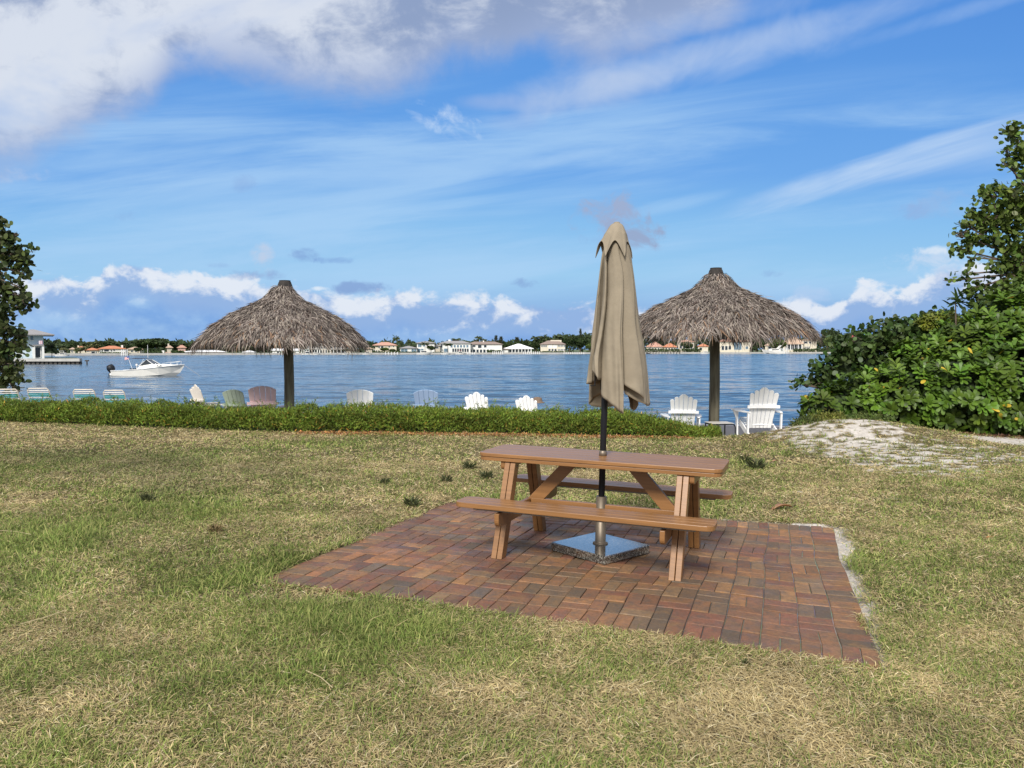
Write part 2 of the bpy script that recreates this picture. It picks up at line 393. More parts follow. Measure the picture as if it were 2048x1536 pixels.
BRICKM = bpy.data.materials.new('brick'); nt = nodes(BRICKM); nn = nt.nodes.new; lk = nt.links.new
out = nn('ShaderNodeOutputMaterial'); b = nn('ShaderNodeBsdfPrincipled'); at = nn('ShaderNodeAttribute'); at.attribute_name = 'Col'
tc = nn('ShaderNodeTexCoord')
def nz(scale, det=5, rough=.6, dist=0):
    q = nn('ShaderNodeTexNoise'); q.inputs['Scale'].default_value = scale; q.inputs['Detail'].default_value = det; q.inputs['Roughness'].default_value = rough; q.inputs['Distortion'].default_value = dist
    lk(tc.outputs['Object'], q.inputs['Vector']); return q.outputs[0]
def mrange(s, a, b_, c_, d_):
    q = nn('ShaderNodeMapRange'); lk(s, q.inputs[0]); q.inputs[1].default_value = a; q.inputs[2].default_value = b_; q.inputs[3].default_value = c_; q.inputs[4].default_value = d_; return q.outputs[0]
def mixc(f, a_, col):
    q = nn('ShaderNodeMix'); q.data_type = 'RGBA'; lk(f, q.inputs[0])
    if hasattr(a_, 'links'): lk(a_, q.inputs[6])
    else: q.inputs[6].default_value = a_
    if hasattr(col, 'links'): lk(col, q.inputs[7])
    else: q.inputs[7].default_value = col
    return q.outputs[2]
c1 = mixc(mrange(nz(13, 6, .7), .42, .64, 0, .6), at.outputs['Color'], (.075, .065, .052, 1))
c2 = mixc(mrange(nz(5.2, 6, .68, .8), .54, .64, 0, .5), c1, (.20, .115, .05, 1))
c3 = mixc(mrange(nz(120, 3, .7), .64, .78, 0, .4), c2, (.26, .2, .15, 1))
vm = nn('ShaderNodeVectorMath'); vm.operation = 'SCALE'; lk(c3, vm.inputs[0]); lk(mrange(nz(60, 4, .7), .3, .7, .78, 1.22), vm.inputs['Scale'])
lk(vm.outputs[0], b.inputs['Base Color']); b.inputs['Specular IOR Level'].default_value = .35
lk(mrange(nz(4, 4), .35, .65, .42, .8), b.inputs['Roughness'])
bp = nn('ShaderNodeBump'); bp.inputs['Distance'].default_value = .0018; lk(nz(90, 5, .7), bp.inputs['Height']); lk(bp.outputs[0], b.inputs['Normal']); lk(b.outputs[0], out.inputs[0])
tag(link('patio', me, BRICKM), kind='structure')
# sand bed that fills the joints
bed = MB(); n = 30
for i in range(n):
    for j in range(n):
        q = patio_xy(np.array([i/n, (i+1)/n, (i+1)/n, i/n]), np.array([j/n, j/n, (j+1)/n, (j+1)/n]))
        w_s = .55*float(max(ss(.62, .95, i/n), .8*ss(.8, .97, j/n)*ss(.4, .7, i/n)))*.8; bed.cur = tuple(.05+(.40, .375, .33)[k_]*w_s*random.uniform(.5, 1) for k_ in range(3))
        bed.add([(p[0], p[1], -TILT*p[0]-.006+.007*w_s+.018*(float(fbm(p[0]*1.5+3, p[1]*1.5, 2))-.5)) for p in q], [(0, 1, 2, 3)])
BEDM = mat('joint_sand', None, .95, .35, 4.0, attr='Col')
tag(bed.build('patio_bed', BEDM), kind='structure')

# ------------------------------------------------------------ picnic table
def rrect(x0, x1, y0, y1, r, which=(1, 1, 1, 1), n=5):
    pts = []
    for k, (cx, cy, a0) in enumerate(((x0+r, y0+r, math.pi), (x1-r, y0+r, 1.5*math.pi), (x1-r, y1-r, 0), (x0+r, y1-r, .5*math.pi))):
        if which[k]:
            for i in range(n+1): t = a0+i*math.pi/2/n; pts.append((cx+r*math.cos(t), cy+r*math.sin(t)))
        else: pts.append(((x0, x1, x1, x0)[k], (y0, y0, y1, y1)[k]))
    return pts
TC = Vector((.683, 5.90, -TILT*.683+.008)); TY = -.365
T = empty('picnic_table', TC, TY, 'orange-brown picnic table with two attached benches on the brick patio', 'picnic table', tilt=TILT)
L2, W2 = .925, .30
top = MB(); nb = 5; bw = 2*W2/nb
for i in range(nb):
    y0_ = -W2+i*bw+(.002 if i else 0); y1_ = -W2+(i+1)*bw-(.002 if i < nb-1 else 0)
    top.prism(rrect(-L2, L2, y0_, y1_, .075 if i in (0, nb-1) else .01, (i == 0, i == 0, i == nb-1, i == nb-1)), .722, .75)
top.build('tabletop', WOOD, T, bevel=.004)
ap = MB(); ap.prism(rrect(-L2+.006, L2-.006, -W2+.006, W2-.006, .07), .692, .7195)
ap.build('table_apron', WOOD, T, bevel=.003)
for sy in (-1, 1):
    be = MB()
    yc = sy*.592
    for (a_, b_, wh) in ((-.125, -.0415, (1, 1, 0, 0)), (-.039, .039, (0, 0, 0, 0)), (.0415, .125, (0, 0, 1, 1))):
        be.prism(rrect(-L2, L2, yc+a_, yc+b_, .065 if sum(wh) else .01, wh), .402, .438)
    bo = be.build('bench_seat', WOOD, T, bevel=.004)
    MB().box(-.80, .80, yc-.05, yc+.05, .377, .4005).build('bench_rail', GREYBAR, T, bevel=.003)
for sx in (-1, 1):
    lx = sx*.655
    for sy in (-1, 1):
        lg = MB()
        for k in (-1, 1):
            lg.add([(lx+k*.0225-.02, sy*.53, 0), (lx+k*.0225+.02, sy*.53, 0), (lx+k*.0225+.02, sy*.435, 0), (lx+k*.0225-.02, sy*.435, 0),
                    (lx+k*.0225-.02, sy*.275, .691), (lx+k*.0225+.02, sy*.275, .691), (lx+k*.0225+.02, sy*.18, .691), (lx+k*.0225-.02, sy*.18, .691)],
                   [(0, 1, 5, 4), (1, 2, 6, 5), (2, 3, 7, 6), (3, 0, 4, 7), (0, 3, 2, 1), (4, 5, 6, 7)])
        lgo = lg.build('leg', WOOD, T, bevel=.003)
        for zz_ in (.335, .655):
            for sd_ in (-1, 1):
                yy_ = sy*(.4825-.255*zz_/.691)
                MB().lathe([(.009, 0), (.009, .004), (.005, .007)], 10, Matrix.Translation((lx+sd_*.0425, yy_, zz_)) @ Matrix.Rotation(sd_*math.pi/2, 4, 'Y')).build('bolt', STEEL, lgo)
    # cross beams with rounded ends, inside face of the leg pair
    for (yy, z0, z1, xo, nm) in ((.70, .275, .375, -sx*.064, 'bench_support'), (.275, .625, .690, sx*.062, 'top_cleat')):
        r = .05 if nm == 'bench_support' else .03
        pl = [(-yy, z1), (-yy, z0+r)]+[(-yy+r-r*math.cos(t), z0+r-r*math.sin(t)) for t in np.linspace(.3, math.pi/2, 5)]+[(yy-r+r*math.sin(t), z0+r-r*math.cos(t)) for t in np.linspace(0, math.pi/2-.3, 5)]+[(yy, z0+r), (yy, z1)]
        M = Matrix(((0, 0, 1, lx+xo), (1, 0, 0, 0), (0, 1, 0, 0), (0, 0, 0, 1)))
        MB().prism(pl, -.0175, .0175, M).build(nm, WOOD, T, bevel=.004)
    br = MB().beam((sx*.555, 0, .345), (sx*.245, 0, .685), .095, .04, (0, 1, 0)); br.build('brace', WOOD, T, bevel=.003)
MB().box(-.57, .57, -.021, .021, .285, .375).build('stretcher', WOOD, T, bevel=.003)

# ------------------------------------------------------------ patio umbrella in its base
GRAN = bpy.data.materials.new('granite'); nt = nodes(GRAN); nn = nt.nodes.new; lk = nt.links.new
out = nn('ShaderNodeOutputMaterial'); b = nn('ShaderNodeBsdfPrincipled'); tc = nn('ShaderNodeTexCoord')
cr = nn('ShaderNodeValToRGB'); vo = nn('ShaderNodeTexVoronoi'); vo.inputs['Scale'].default_value = 120; lk(tc.outputs['Object'], vo.inputs[0])
sp_ = nn('ShaderNodeSeparateColor'); lk(vo.outputs['Color'], sp_.inputs[0]); lk(sp_.outputs[0], cr.inputs[0])
cr.color_ramp.elements[0].position = .3; cr.color_ramp.elements[0].color = (.02, .022, .02, 1); cr.color_ramp.elements[1].position = .75; cr.color_ramp.elements[1].color = (.13, .13, .11, 1)
e = cr.color_ramp.elements.new(.92); e.color = (.26, .25, .22, 1); lk(cr.outputs[0], b.inputs['Base Color']); b.inputs['Roughness'].default_value = .16; b.inputs['Coat Weight'].default_value = 1; b.inputs['Coat IOR'].default_value = 2.3; b.inputs['Coat Roughness'].default_value = .08; lk(b.outputs[0], out.inputs[0])
ub = empty('umbrella_base', TC, R(45)-.03, 'square speckled granite umbrella base with steel tube under the picnic table', 'umbrella base', tilt=TILT)
MB().box(-.27, .27, -.27, .27, .002, .066).build('slab', GRAN, ub, bevel=.006)
MB().lathe([(.06, .066), (.058, .074), (.043, .08), (.041, .085), (.041, .435), (.038, .435)], 24).build('sleeve', STEEL, ub, smooth=True)
MB().tube([(.04, .03, .16), (.085, .055, .16)], .006, 8).lathe([(.012, -.01), (.016, 0), (.012, .01)], 10, Matrix.Translation((.09, .058, .16))).build('knob', STEEL, ub)
MB().tube([(-.14, -.272, .035), (-.14, -.30, .028), (-.03, -.30, .028), (-.03, -.272, .035)], .004, 6).build('handle', STEEL, ub)
um = empty('patio_umbrella', TC+Vector((0, 0, .09)), 0, 'closed tan canvas umbrella standing through the picnic table', 'umbrella', tilt=TILT+.006)
MB().tube([(0, 0, 0), (0, 0, 2.36)], .0245, 16).build('pole', BLACKM, um, smooth=True)
MB().lathe([(.03, .655), (.03, .69), (.0255, .695), (.0255, .70)], 16).build('collar', STEEL, um, smooth=True)
hb = MB().lathe([(.026, 1.16), (.036, 1.17), (.038, 1.25), (.046, 1.26), (.046, 1.40), (.03, 1.42)], 16); hb.build('crank_housing', BLACKM, um, smooth=True)
MB().tube([(-.03, -.03, 1.30), (-.085, -.06, 1.30), (-.085, -.06, 1.20), (-.12, -.07, 1.20)], .005, 6).build('crank_handle', BLACKM, um)
# cloth: eight lobes of folded fabric, swirled so that folds overlap
def cloth(zs, Rs, ctr, lobes, depth, swirl, hem, n=416, seed=3, fold2=.03):
    rr = np.random.default_rng(seed); k = len(lobes)
    edges = np.cumsum([0]+list(lobes)); edges = edges/edges[-1]*2*math.pi
    th = np.linspace(0, 2*math.pi, n, endpoint=False)
    li = np.searchsorted(edges, th, side='right')-1; f = (th-edges[li])/(edges[li+1]-edges[li])
    mod = np.abs(np.sin(math.pi*f))**.62
    sw = rr.uniform(.5, 1.4, k)[li]*swirl; am = rr.uniform(.85, 1.12, k)[li]; hm = rr.uniform(-.3, 1., k)[li]
    V = []
    for i, (z, r_, c_) in enumerate(zip(zs, Rs, ctr)):
        t = i/(len(zs)-1)
        dp = depth*(.35+.65*ss(0, .55, t)) if depth < 1 else depth
        zoff = np.array([.10, -.02, .13, .02, -.05, .12, .0, .06])[li % 8]; a = th+sw*(mod-.5)*ss(0, .3, t)+.12*np.sin(2.2*t+li*1.7)*t+.06*np.sin(9*t+li)
        rad = r_*((1-dp)+dp*mod*(1+(am-1)*t))*(1+fold2*(np.sin(th*23+5*t)+.6*np.sin(th*41-9*t+li)+.5*np.sin(th*9+14*t+li*2))*t+.05*np.sin(li*2.1+t*6)*t)
        zz = z-ss(.70, 1, t)*(hem*(mod-.45)*.5+zoff*1.15+.06*np.sin(f*3.1+li))
        V.append(np.stack([c_[0]+rad*np.cos(a), c_[1]+rad*np.sin(a), zz], -1))
    V = np.array(V); I = np.arange(V.shape[0]*n).reshape(-1, n); J = np.roll(I, -1, 1)
    Q = np.stack([I[:-1], J[:-1], J[1:], I[1:]], -1).reshape(-1, 4)
    return V.reshape(-1, 3), Q[:, ::-1]
zs = np.linspace(2.385, 1.225, 60)
tt = (2.385-zs)/(2.385-1.225)
Rs = np.interp(tt, [0, .05, .14, .3, .5, .7, .88, 1], [.03, .078, .106, .132, .162, .190, .225, .238])
ctr = [(.050+.032*t, -.01) for t in tt]
V, Q = cloth(zs, Rs, ctr, [1, 1.5, .7, 1.3, .8, 1.45, .75, 1.2], .60, 1.05, .17, n=720, fold2=.030)
o = link('canopy', npmesh('canopy', V, Q), CANVAS, um, True); m = o.modifiers.new('s', 'SOLIDIFY'); m.thickness = .003
# vent cap: a small draped top with four visible points and arches between them
nz_, na = 26, 320; th = np.linspace(0, 2*math.pi, na, endpoint=False); tz_ = np.linspace(0, 1, nz_)
pt = 1-np.abs(np.sin(th*3+.15))                                       # 1 at the points, 0 at the arches
V = []
for t in tz_:
    r0 = np.interp(t, [0, .05, .15, .4, 1], [.010, .042, .058, .086, .125])
    rad = r0*(1+(pt-.35)*.20*t*t+.05*np.sin(th*7+3*t)*t)
    zz = 2.44-.225*t*(1+.16*(pt-.5)*t*2.0)+(1-pt)*.05*t*t-.01*t
    V.append(np.stack([.050-.018*t+rad*np.cos(th), -.012+rad*np.sin(th), zz], -1))
V = np.array(V); I = np.arange(nz_*na).reshape(nz_, na); J = np.roll(I, -1, 1); Q = np.stack([I[1:], J[1:], J[:-1], I[:-1]], -1).reshape(-1, 4)
o = link('vent_cap', npmesh('vent_cap', V.reshape(-1, 3), Q), CANVAS, um, True); m = o.modifiers.new('s', 'SOLIDIFY'); m.thickness = .003
MB().lathe([(.001, 0), (.03, .0), (.02, .012), (.001, .016)], 12, Matrix.Translation((.050, -.012, 2.432))).build('finial', CANVAS, um, smooth=True)

# ------------------------------------------------------------ thatched umbrellas
def thatch_umbrella(px, D, ytop, Rr, label, seed, fall):
    rr = np.random.default_rng(seed); off = -.10 if px < 1000 else .02
    b_ = P(px, 800, D); x0 = b_.x; gz = float(h(x0, D)); ztop = P(px, ytop, D).z
    root = empty('thatch_umbrella', (x0, D, gz), 0, label, 'thatched umbrella', 'thatched beach umbrellas')
    Ht = ztop-gz
    ps = MB(); ps.tube([(0, 0, -.05), (.01, 0, Ht*.35), (-.005, 0, Ht*.7), (0, 0, Ht-.1)], [.105, .098, .096, .085], 16); ps.build('post', POSTM, root, smooth=True)
    pr = [(.0, 0), (.09, -.03), (.15, -.14), (.25, -.31), (.42, -.45), (.62, -.60), (.83, -.82), (.94, -.97), (1.0, -1.08)]
    rs_ = [p[0]*Rr for p in pr]; zf = fall
    zsP = [Ht-.08+p[1]*zf for p in pr]
    core = MB(); core.lathe([(max(r*.96, .02), z-.05) for r, z in zip(rs_, zsP)], 40)
    core.f = core.f[:-2]
    core.build('thatch_frame', PALMWRAP, root, M=Matrix.Translation((off, 0, 0)))
    tt_ = np.array([p[0] for p in pr])
    parts = []
    for (N_, lo, hi, Lm, Wm, lift) in ((24000, .075, .99, .17, .016, .08), (3400, .88, 1.02, .24, .018, .0), (1500, .15, .98, .16, .012, .30), (900, .86, 1.02, .27, .020, -.05), (40, .15, .9, .34, .010, .45)):
        u = np.sqrt(rr.uniform(lo*lo, hi*hi, N_)); th = rr.uniform(0, 2*math.pi, N_)
        lump = .13*(fbm(th*4+seed, u*11, 3)-.5)
        r_ = u*Rr; z = np.interp(u, tt_, zsP)+lump*u+rr.uniform(-.03, .03, N_)
        dz = (np.interp(np.minimum(u+.04, 1.04), tt_, zsP)-np.interp(u-.04, tt_, zsP))/(.08*Rr)
        dz = np.where(u > .96, -1.05, dz)
        rad = np.stack([np.cos(th), np.sin(th), 0*th], -1)
        tan = np.stack([-np.sin(th), np.cos(th), 0*th], -1)
        clump = .9*(fbm(th*5+seed, u*9, 3)-.5)*2+.7*(fbm(th*17, u*20+seed, 2)-.5)*2
        Dd = norm(rad+np.array([0, 0, 1.])*dz[:, None])
        Nn = norm(-rad*dz[:, None]+np.array([0, 0, 1.]))
        Dd = norm(Dd+tan*(clump*.6+rr.normal(size=N_)*.42)[:, None]+Nn*(rr.normal(size=N_)*.16+lift)[:, None])
        Bp = rad*r_[:, None]+np.array([0, 0, 1.])*z[:, None]
        Lh = rr.uniform(.5, 1.3, N_)*Lm; Lh = np.where(u < .2, Lh*.8, Lh); z = z-.16*(fbm(th*7+seed*2, th*0+1., 3)-.5)*ss(.75, .95, u)
        Lh = Lh*(1.1+1.3*(fbm(th*6+seed, th*0+4., 3)-.5)*(u > .85))
        a = rr.random((N_, 1)); col = np.array([.235, .20, .175])*(.35+1.1*a)
        col = np.where(rr.random((N_, 1)) < .22, np.array([.33, .285, .235])*(.7+.5*a), col)
        col = np.where(rr.random((N_, 1)) < .07*ss(.6, 1, u)[:, None]+.01, np.array([.30, .19, .12])*(.7+.5*a), col)
        col = np.where(rr.random((N_, 1)) < .24, np.array([.10, .075, .065]), col)*(.70+.6*fbm(th*6+seed, u*13, 3))[:, None]
        parts.append(strips(Bp, Dd, Nn+rr.normal(size=(N_, 3))*.4, Lh, rr.uniform(.6, 1.3, N_)*Wm, [(0, .6, 0), (.35, 1, .06), (.7, .6, .0), (1, .1, -.18)], col))
    V, Q, C = join(parts); V = V+[off, 0, 0]
    link('thatch', npmesh('thatch', V, Q, C), THATCH, root)
    MB().lathe([(.165, -.16), (.15, -.10), (.125, -.03), (.11, -.005), (.115, .01), (.03, .012)], 9, Matrix.Translation((off*.5, 0, Ht))).build('top_wrap', PALMWRAP, root)
thatch_umbrella(578, 15.6, 562, 1.57, 'thatched palm umbrella on a round wooden post behind the hedge, beside the pink chair', 5, 1.03)
thatch_umbrella(1428, 14.9, 537, 1.74, 'thatched palm umbrella on a thick post between two white chairs', 11, 1.06)

# ------------------------------------------------------------ chairs
def adirondack(m, style):
    r = empty('adirondack_chair')
    def bk(x, t):                                                      # point in the leaning back plane, t along the slat
        return (x, -.06-.29*t, .22+.82*t)
    H_ = 1.0
    sl = MB(); n = 6 if style == 'scallop' else 5
    tops = {'scallop': [.82, .88, .95, .95, .88, .82], 'arc': [.84, .9, .92, .9, .84]}[style]
    for i in range(n):
        f0, f1 = i/n, (i+1)/n; bot, tp = .215, .285
        def xs(f, t): return (2*f-1)*(bot+(tp-bot)*t)
        g_ = .008/(.5); pts = []
        t1 = tops[i]; rr_ = .035
        x0b, x1b = xs(f0, 0)+.004, xs(f1, 0)-.004; x0t, x1t = xs(f0, t1)+.004, xs(f1, t1)-.004
        if style == 'scallop':
            w = (x1t-x0t)/2; xc = (x0t+x1t)/2
            arc = [(xc+w*math.cos(a), t1-rr_+rr_*1.0*math.sin(a)) for a in np.linspace(0, math.pi, 8)]
            if i in (2, 3):                                            # the two middle slats share one arch
                arc = [(x1t if i == 2 else x1t, 0)]; xx = np.linspace(x1t, x0t, 7)
                arc = [(x_, t1-.07*(x_/(abs(x0t) if i == 2 else abs(x1t)))**2) for x_ in xx]
        else:
            xx = np.linspace(x1t, x0t, 5); arc = [(x_, .93-.10*(abs(x_)/.285)**2.2) for x_ in xx]
        poly = [(x0b, 0), (x1b, 0)]+arc
        vs = []
        for off in (0, .022):
            for (x_, t_) in poly:
                p = bk(x_, t_); cv = .05*(1-(x_/.285)**2); vs.append((p[0], p[1]+off*.9+cv, p[2]+off*.45))
        k = len(poly)
        sl.add(vs, [tuple(range(k)), tuple(range(2*k-1, k-1, -1))]+[((i_+1) % k, i_, k+i_, k+(i_+1) % k) for i_ in range(k)])
    sl.build('backrest', m, r, bevel=.004)
    rl = MB(); p = bk(0, .52)
    for k in range(8):
        a, b2 = -.30+k*.075, -.30+(k+1)*.075
        ya = p[1]+.01+.05*(1-(a/.3)**2)-.055; yb = p[1]+.01+.05*(1-(b2/.3)**2)-.055
        rl.add([(a, ya, p[2]-.035), (b2, yb, p[2]-.035), (b2, yb+.05, p[2]-.035), (a, ya+.05, p[2]-.035), (a, ya, p[2]+.02), (b2, yb, p[2]+.02), (b2, yb+.05, p[2]+.02), (a, ya+.05, p[2]+.02)],
               [(0, 3, 2, 1), (4, 5, 6, 7), (0, 1, 5, 4), (2, 3, 7, 6)]+([(3, 0, 4, 7)] if k == 0 else [])+([(1, 2, 6, 5)] if k == 7 else []))
    rl.build('back_rail', m, r)
    for s in (-1, 1):
        arm = MB(); arm.prism([(s*.27, -.34), (s*.31, -.36), (s*.38, -.1), (s*.42, .38), (s*.40, .44), (s*.30, .44), (s*.27, .3)][::s], .53, .552); arm.build('arm', m, r, bevel=.003)
        fl = MB().box(s*.335-.012, s*.335+.012, .24, .34, 0, .528); fl.add([(s*.347, .25, .528), (s*.347, .33, .528), (s*.41, .32, .528), (s*.41, .26, .528), (s*.347, .28, .36), (s*.347, .30, .36)], [(0, 1, 2, 3), (0, 3, 4), (1, 5, 2), (4, 3, 2, 5), (0, 4, 5, 1)])
        fl.build('front_leg', m, r)
        MB().beam((s*.31, -.30, .53), (s*.31, -.26, .0), .026, .06, (0, 1, 0)).build('rear_leg', m, r)
        MB().beam((s*.285, .30, .33), (s*.285, -.44, .03), .024, .10, (0, 1, 0)).build('seat_rail', m, r)
    se = MB()
    for k in range(5): y_ = .29-k*.075; z_ = .395-(.29-y_)*.36; se.box(-.27, .27, y_-.034, y_+.034, z_-.01, z_+.01)
    se.build('seat', m, r)
    return r
def put(o, x, y, rz, label, cat=None, group=None, sc=1.0):
    o.matrix_world = Matrix.Translation((x, y, float(h(x, y)))) @ Matrix.Rotation(rz, 4, 'Z') @ Matrix.Scale(sc, 4)
    tag(o, label, cat, group); return o
GC = 'chairs facing the water behind the hedge'
ws = adirondack(WHITEP, 'scallop')
CH = [(1519, 14.55, 0.02, 1.0, 'white fan-back chair right of the thatch post, its arms in full view'),
      (1365, 14.95, -.12, .95, 'white fan-back chair just left of the thatch post beside the black side table'),
      (962, 16.9, -.35, 1.0, 'white fan-back chair behind the hedge with a twig of hedge before its back'),
      (1062, 16.7, -.45, .95, 'white fan-back chair behind the hedge with a brown object behind its top')]
for i, (px, D, rz, sc, lb) in enumerate(CH):
    o = ws if i == 0 else copy_tree(ws)
    put(o, P(px, 800, D).x, D, rz, lb, 'garden chair', GC, sc)
def recol(o, m):
    for c_ in o.children: c_.data = c_.data.copy(); c_.data.materials[0] = m
wa = adirondack(WHITEP, 'arc'); put(wa, P(722, 800, 15.9).x, 15.9, .12, 'white round-topped slatted chair behind the hedge, right of the left thatch umbrella', 'garden chair', GC)
for px, D, rz, m, sc, lb in ((529, 15.9, .16, PINKP, 1.02, 'pink round-topped slatted chair left of the thatch post'), (482, 16.6, -.3, SAGEP, .96, 'sage green round-topped chair beside the pink chair'), (857, 17.2, -.1, BLUEP, 1.02, 'pale blue round-topped chair almost lost against the water')):
    o = copy_tree(wa); recol(o, m); put(o, P(px, 800, D).x, D, rz, lb, 'garden chair', GC, sc)
o = copy_tree(ws); recol(o, CREAMP); put(o, P(414, 800, 17.6).x, 17.6, -.75, 'cream fan-back chair turned sideways, leftmost of the slatted chairs', 'garden chair', GC, 1.0)
# brown object behind the chair
p = P(1075, 803, 16.95)
ht = MB(); ht.lathe([(.02, .10), (.09, .085), (.105, .03), (.11, 0), (.16, -.02), (.165, -.03), (.10, -.035)][::-1], 20)
o = ht.build('straw_hat', BROWNF, None, smooth=True); o.location = p; tag(o, 'small grey-brown hat shape showing over the top of a white chair', 'hat')

# ------------------------------------------------------------ pool loungers
def lounger():
    r = empty('pool_lounger')
    fr = MB(); w = .29
    B0 = Vector((0, .0, .34)); up = Vector((0, -.30, .62))
    loop = [(-w, 0, .34), (-w, up.y*.9, .34+up.z*.9), (-w+.05, up.y, .34+up.z), (w-.05, up.y, .34+up.z), (w, up.y*.9, .34+up.z*.9), (w, 0, .34)]
    fr.tube(loop, .017, 8); fr.tube([(-w, 0, .34), (-w, 1.25, .34), (w, 1.25, .34), (w, 0, .34)], .017, 8); fr.build('frame', FRAMEC, r, smooth=True)
    for k in range(2): pass
    a = MB(); b2 = MB()
    for k in range(10):
        t = .14+k*.085; c0 = B0+up*t
        tgt = (b2 if k in (8, 7, 5) else a) if k > 4 else a
        tgt = a if k in (8,) else (b2 if k in (7, 6, 4, 3) else a)
        tgt.beam((-w, c0.y, c0.z), (w, c0.y, c0.z), .055, .006, tuple(up))
    for k in range(16): (a if k % 3 else b2).box(-w, w, .06+k*.075, .06+k*.075+.055, .34, .346)
    a.build('white_straps', STRAPW, r); b2.build('teal_straps', TEAL, r)
    for sx in (-1, 1):
        for y_ in (.1, 1.05): MB().tube([(sx*w, y_, .34), (sx*w*1.02, y_-.02, 0)], .016, 8).build('leg', FRAMEC, r)
    return r
lo = lounger()
for i, (px, D, rz, lb) in enumerate(((20, 17.9, .25, 'teal and white strap lounger under the dark tree, leftmost of the four'), (86, 18.4, .12, 'teal and white strap lounger standing alone between the tree-side one and the close pair'),
                                 (176, 18.5, .12, 'teal and white strap lounger, left one of the close pair'), (236, 18.5, .08, 'teal and white strap lounger, right one of the close pair'))):
    o = lo if i == 0 else copy_tree(lo)
    put(o, P(px, 800, D).x, D, rz, lb, 'sun lounger', 'strap loungers by the seawall', .82)

# ------------------------------------------------------------ small black side table
p = P(1438, 846, 14.45); r = empty('side_table', (p.x, 14.45, float(h(p.x, 14.45))), .1, 'low black tube side table with a glass top in front of the thatch post', 'side table')
tz = p.z-float(h(p.x, 14.45)); w = .24
for s in (-1, 1):
    MB().tube([(s*w, -.2, 0), (s*w, -.2, tz-.06), (s*(w-.02), -.2, tz-.02), (s*(w-.06), -.2, tz-.008)], .013, 8).build('leg', BLACKM, r)
    MB().tube([(s*w*.8, .2, 0), (s*w*.8, .2, tz-.02)], .013, 8).build('leg', BLACKM, r)
MB().tube([(w-.06, -.2, tz-.008), (-w*.78, -.2, tz-.01), (-w*.8, -.18, tz-.012), (-w*.8, .19, tz-.02), (-w*.78, .2, tz-.02), (w*.8, .2, tz-.02)], .013, 8).build('frame', BLACKM, r)
MB().box(-w+.02, w-.02, -.2, .2, tz+.006, tz+.012).build('glass_top', CREAMP, r)

# ------------------------------------------------------------ seawall
wl = MB()
for i in range(24):
    xa, xb = -60+i*5.2, -60+(i+1)*5.2
    ya, yb = yw(np.clip(xa, -30, 12)), yw(np.clip(xb, -30, 12))
    wl.add([(xa, ya, -2.5), (xb, yb, -2.5), (xb, yb+.35, -2.5), (xa, ya+.35, -2.5), (xa, ya, -.16), (xb, yb, -.16), (xb, yb+.35, -.16), (xa, ya+.35, -.16)], [(4, 5, 6, 7), (0, 1, 5, 4), (2, 3, 7, 6)])
tag(wl.build('seawall', SEAW), 'low white concrete seawall between the sand and the bay', 'wall')

# ------------------------------------------------------------ hedge
def hedge_h(x): return (.37-.09*ss(-5, -9.5, x)+.22*(fbm(x*1.6+3, x*0+1., 3)-.5))*(.3+.7*(1-ss(2.5, 3.6, x)))
n = 90000
x = rng.uniform(-14.5, 3.75, n); dep = 1.25*(1-.5*ss(2.8, 3.7, x))
yy = rng.random(n); hh = hedge_h(x)
ph = rng.random(n)**.55
lump = fbm(x*3.6, yy*3+7, 3)
prof = np.sqrt(np.clip(1-((yy-.5)*2)**2*.95, .04, 1))                  # rounded cross section
shell = rng.random(n) < .75
tz = np.where(shell, prof*(.75+.55*lump), prof*ph)
y = yl(x)+.02+dep*yy*(1.0)+np.where(shell, 0, rng.normal(size=n)*.03)
front = rng.random(n) < .45
y = np.where(front, yl(x)+.02+.28*(1-np.sqrt(np.clip(1-ph**2, 0, 1)))*1.0-.16*(lump-.5)*1.5+rng.normal(size=n)*.025, y)
tz = np.where(front, ph*.98*(.8+.4*lump), tz)
z = h(x, yl(x))+hh*tz+rng.normal(size=n)*.02
V, Q, C = strips(np.stack([x, y, z], -1), rdir(n)+[0, -.35, .7], rdir(n), rng.uniform(.035, .085, n), rng.uniform(.010, .022, n), [(0, .4, 0), (.5, 1, .08), (1, .15, 0)],
                 tint((.135, .185, .026), n, .45, .15)*(.5+1.1*fbm(x*2.1+9, z*4+y*3, 3))[:, None]*np.where(rng.random((n, 1)) < .035, np.array([2.4, 1.1, 1.5]), 1))
hd = empty('hedge', (0, 0, 0), 0, 'long low feathery green hedge along the far edge of the lawn', 'hedge')
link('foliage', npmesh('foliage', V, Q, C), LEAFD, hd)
n = 380; x = rng.uniform(-14, 3.3, n); y = yl(x)+rng.uniform(.1, 1.1, n)                       # feathery shoots
xs_ = np.repeat(x, 26); ys_ = np.repeat(y, 26); k_ = np.tile(np.linspace(0, 1, 26), n); ln = np.repeat(rng.uniform(.08, .24, n), 26); lean = np.repeat(rng.normal(size=n)*.5, 26)
B = np.stack([xs_+lean*k_*ln, ys_-k_*ln*.2, h(xs_, yl(xs_))+hedge_h(xs_)*.85+k_*ln], -1)
V, Q, C = strips(B, rdir(len(B))+[0, 0, .3], rdir(len(B)), rng.uniform(.03, .07, len(B)), .011, [(0, .5, 0), (.5, 1, .05), (1, .2, 0)], tint((.15, .21, .04), len(B), .35, .12))
link('shoots', npmesh('shoots', V, Q, C), LEAFD, hd)
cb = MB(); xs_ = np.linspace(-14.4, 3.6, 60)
vs = []
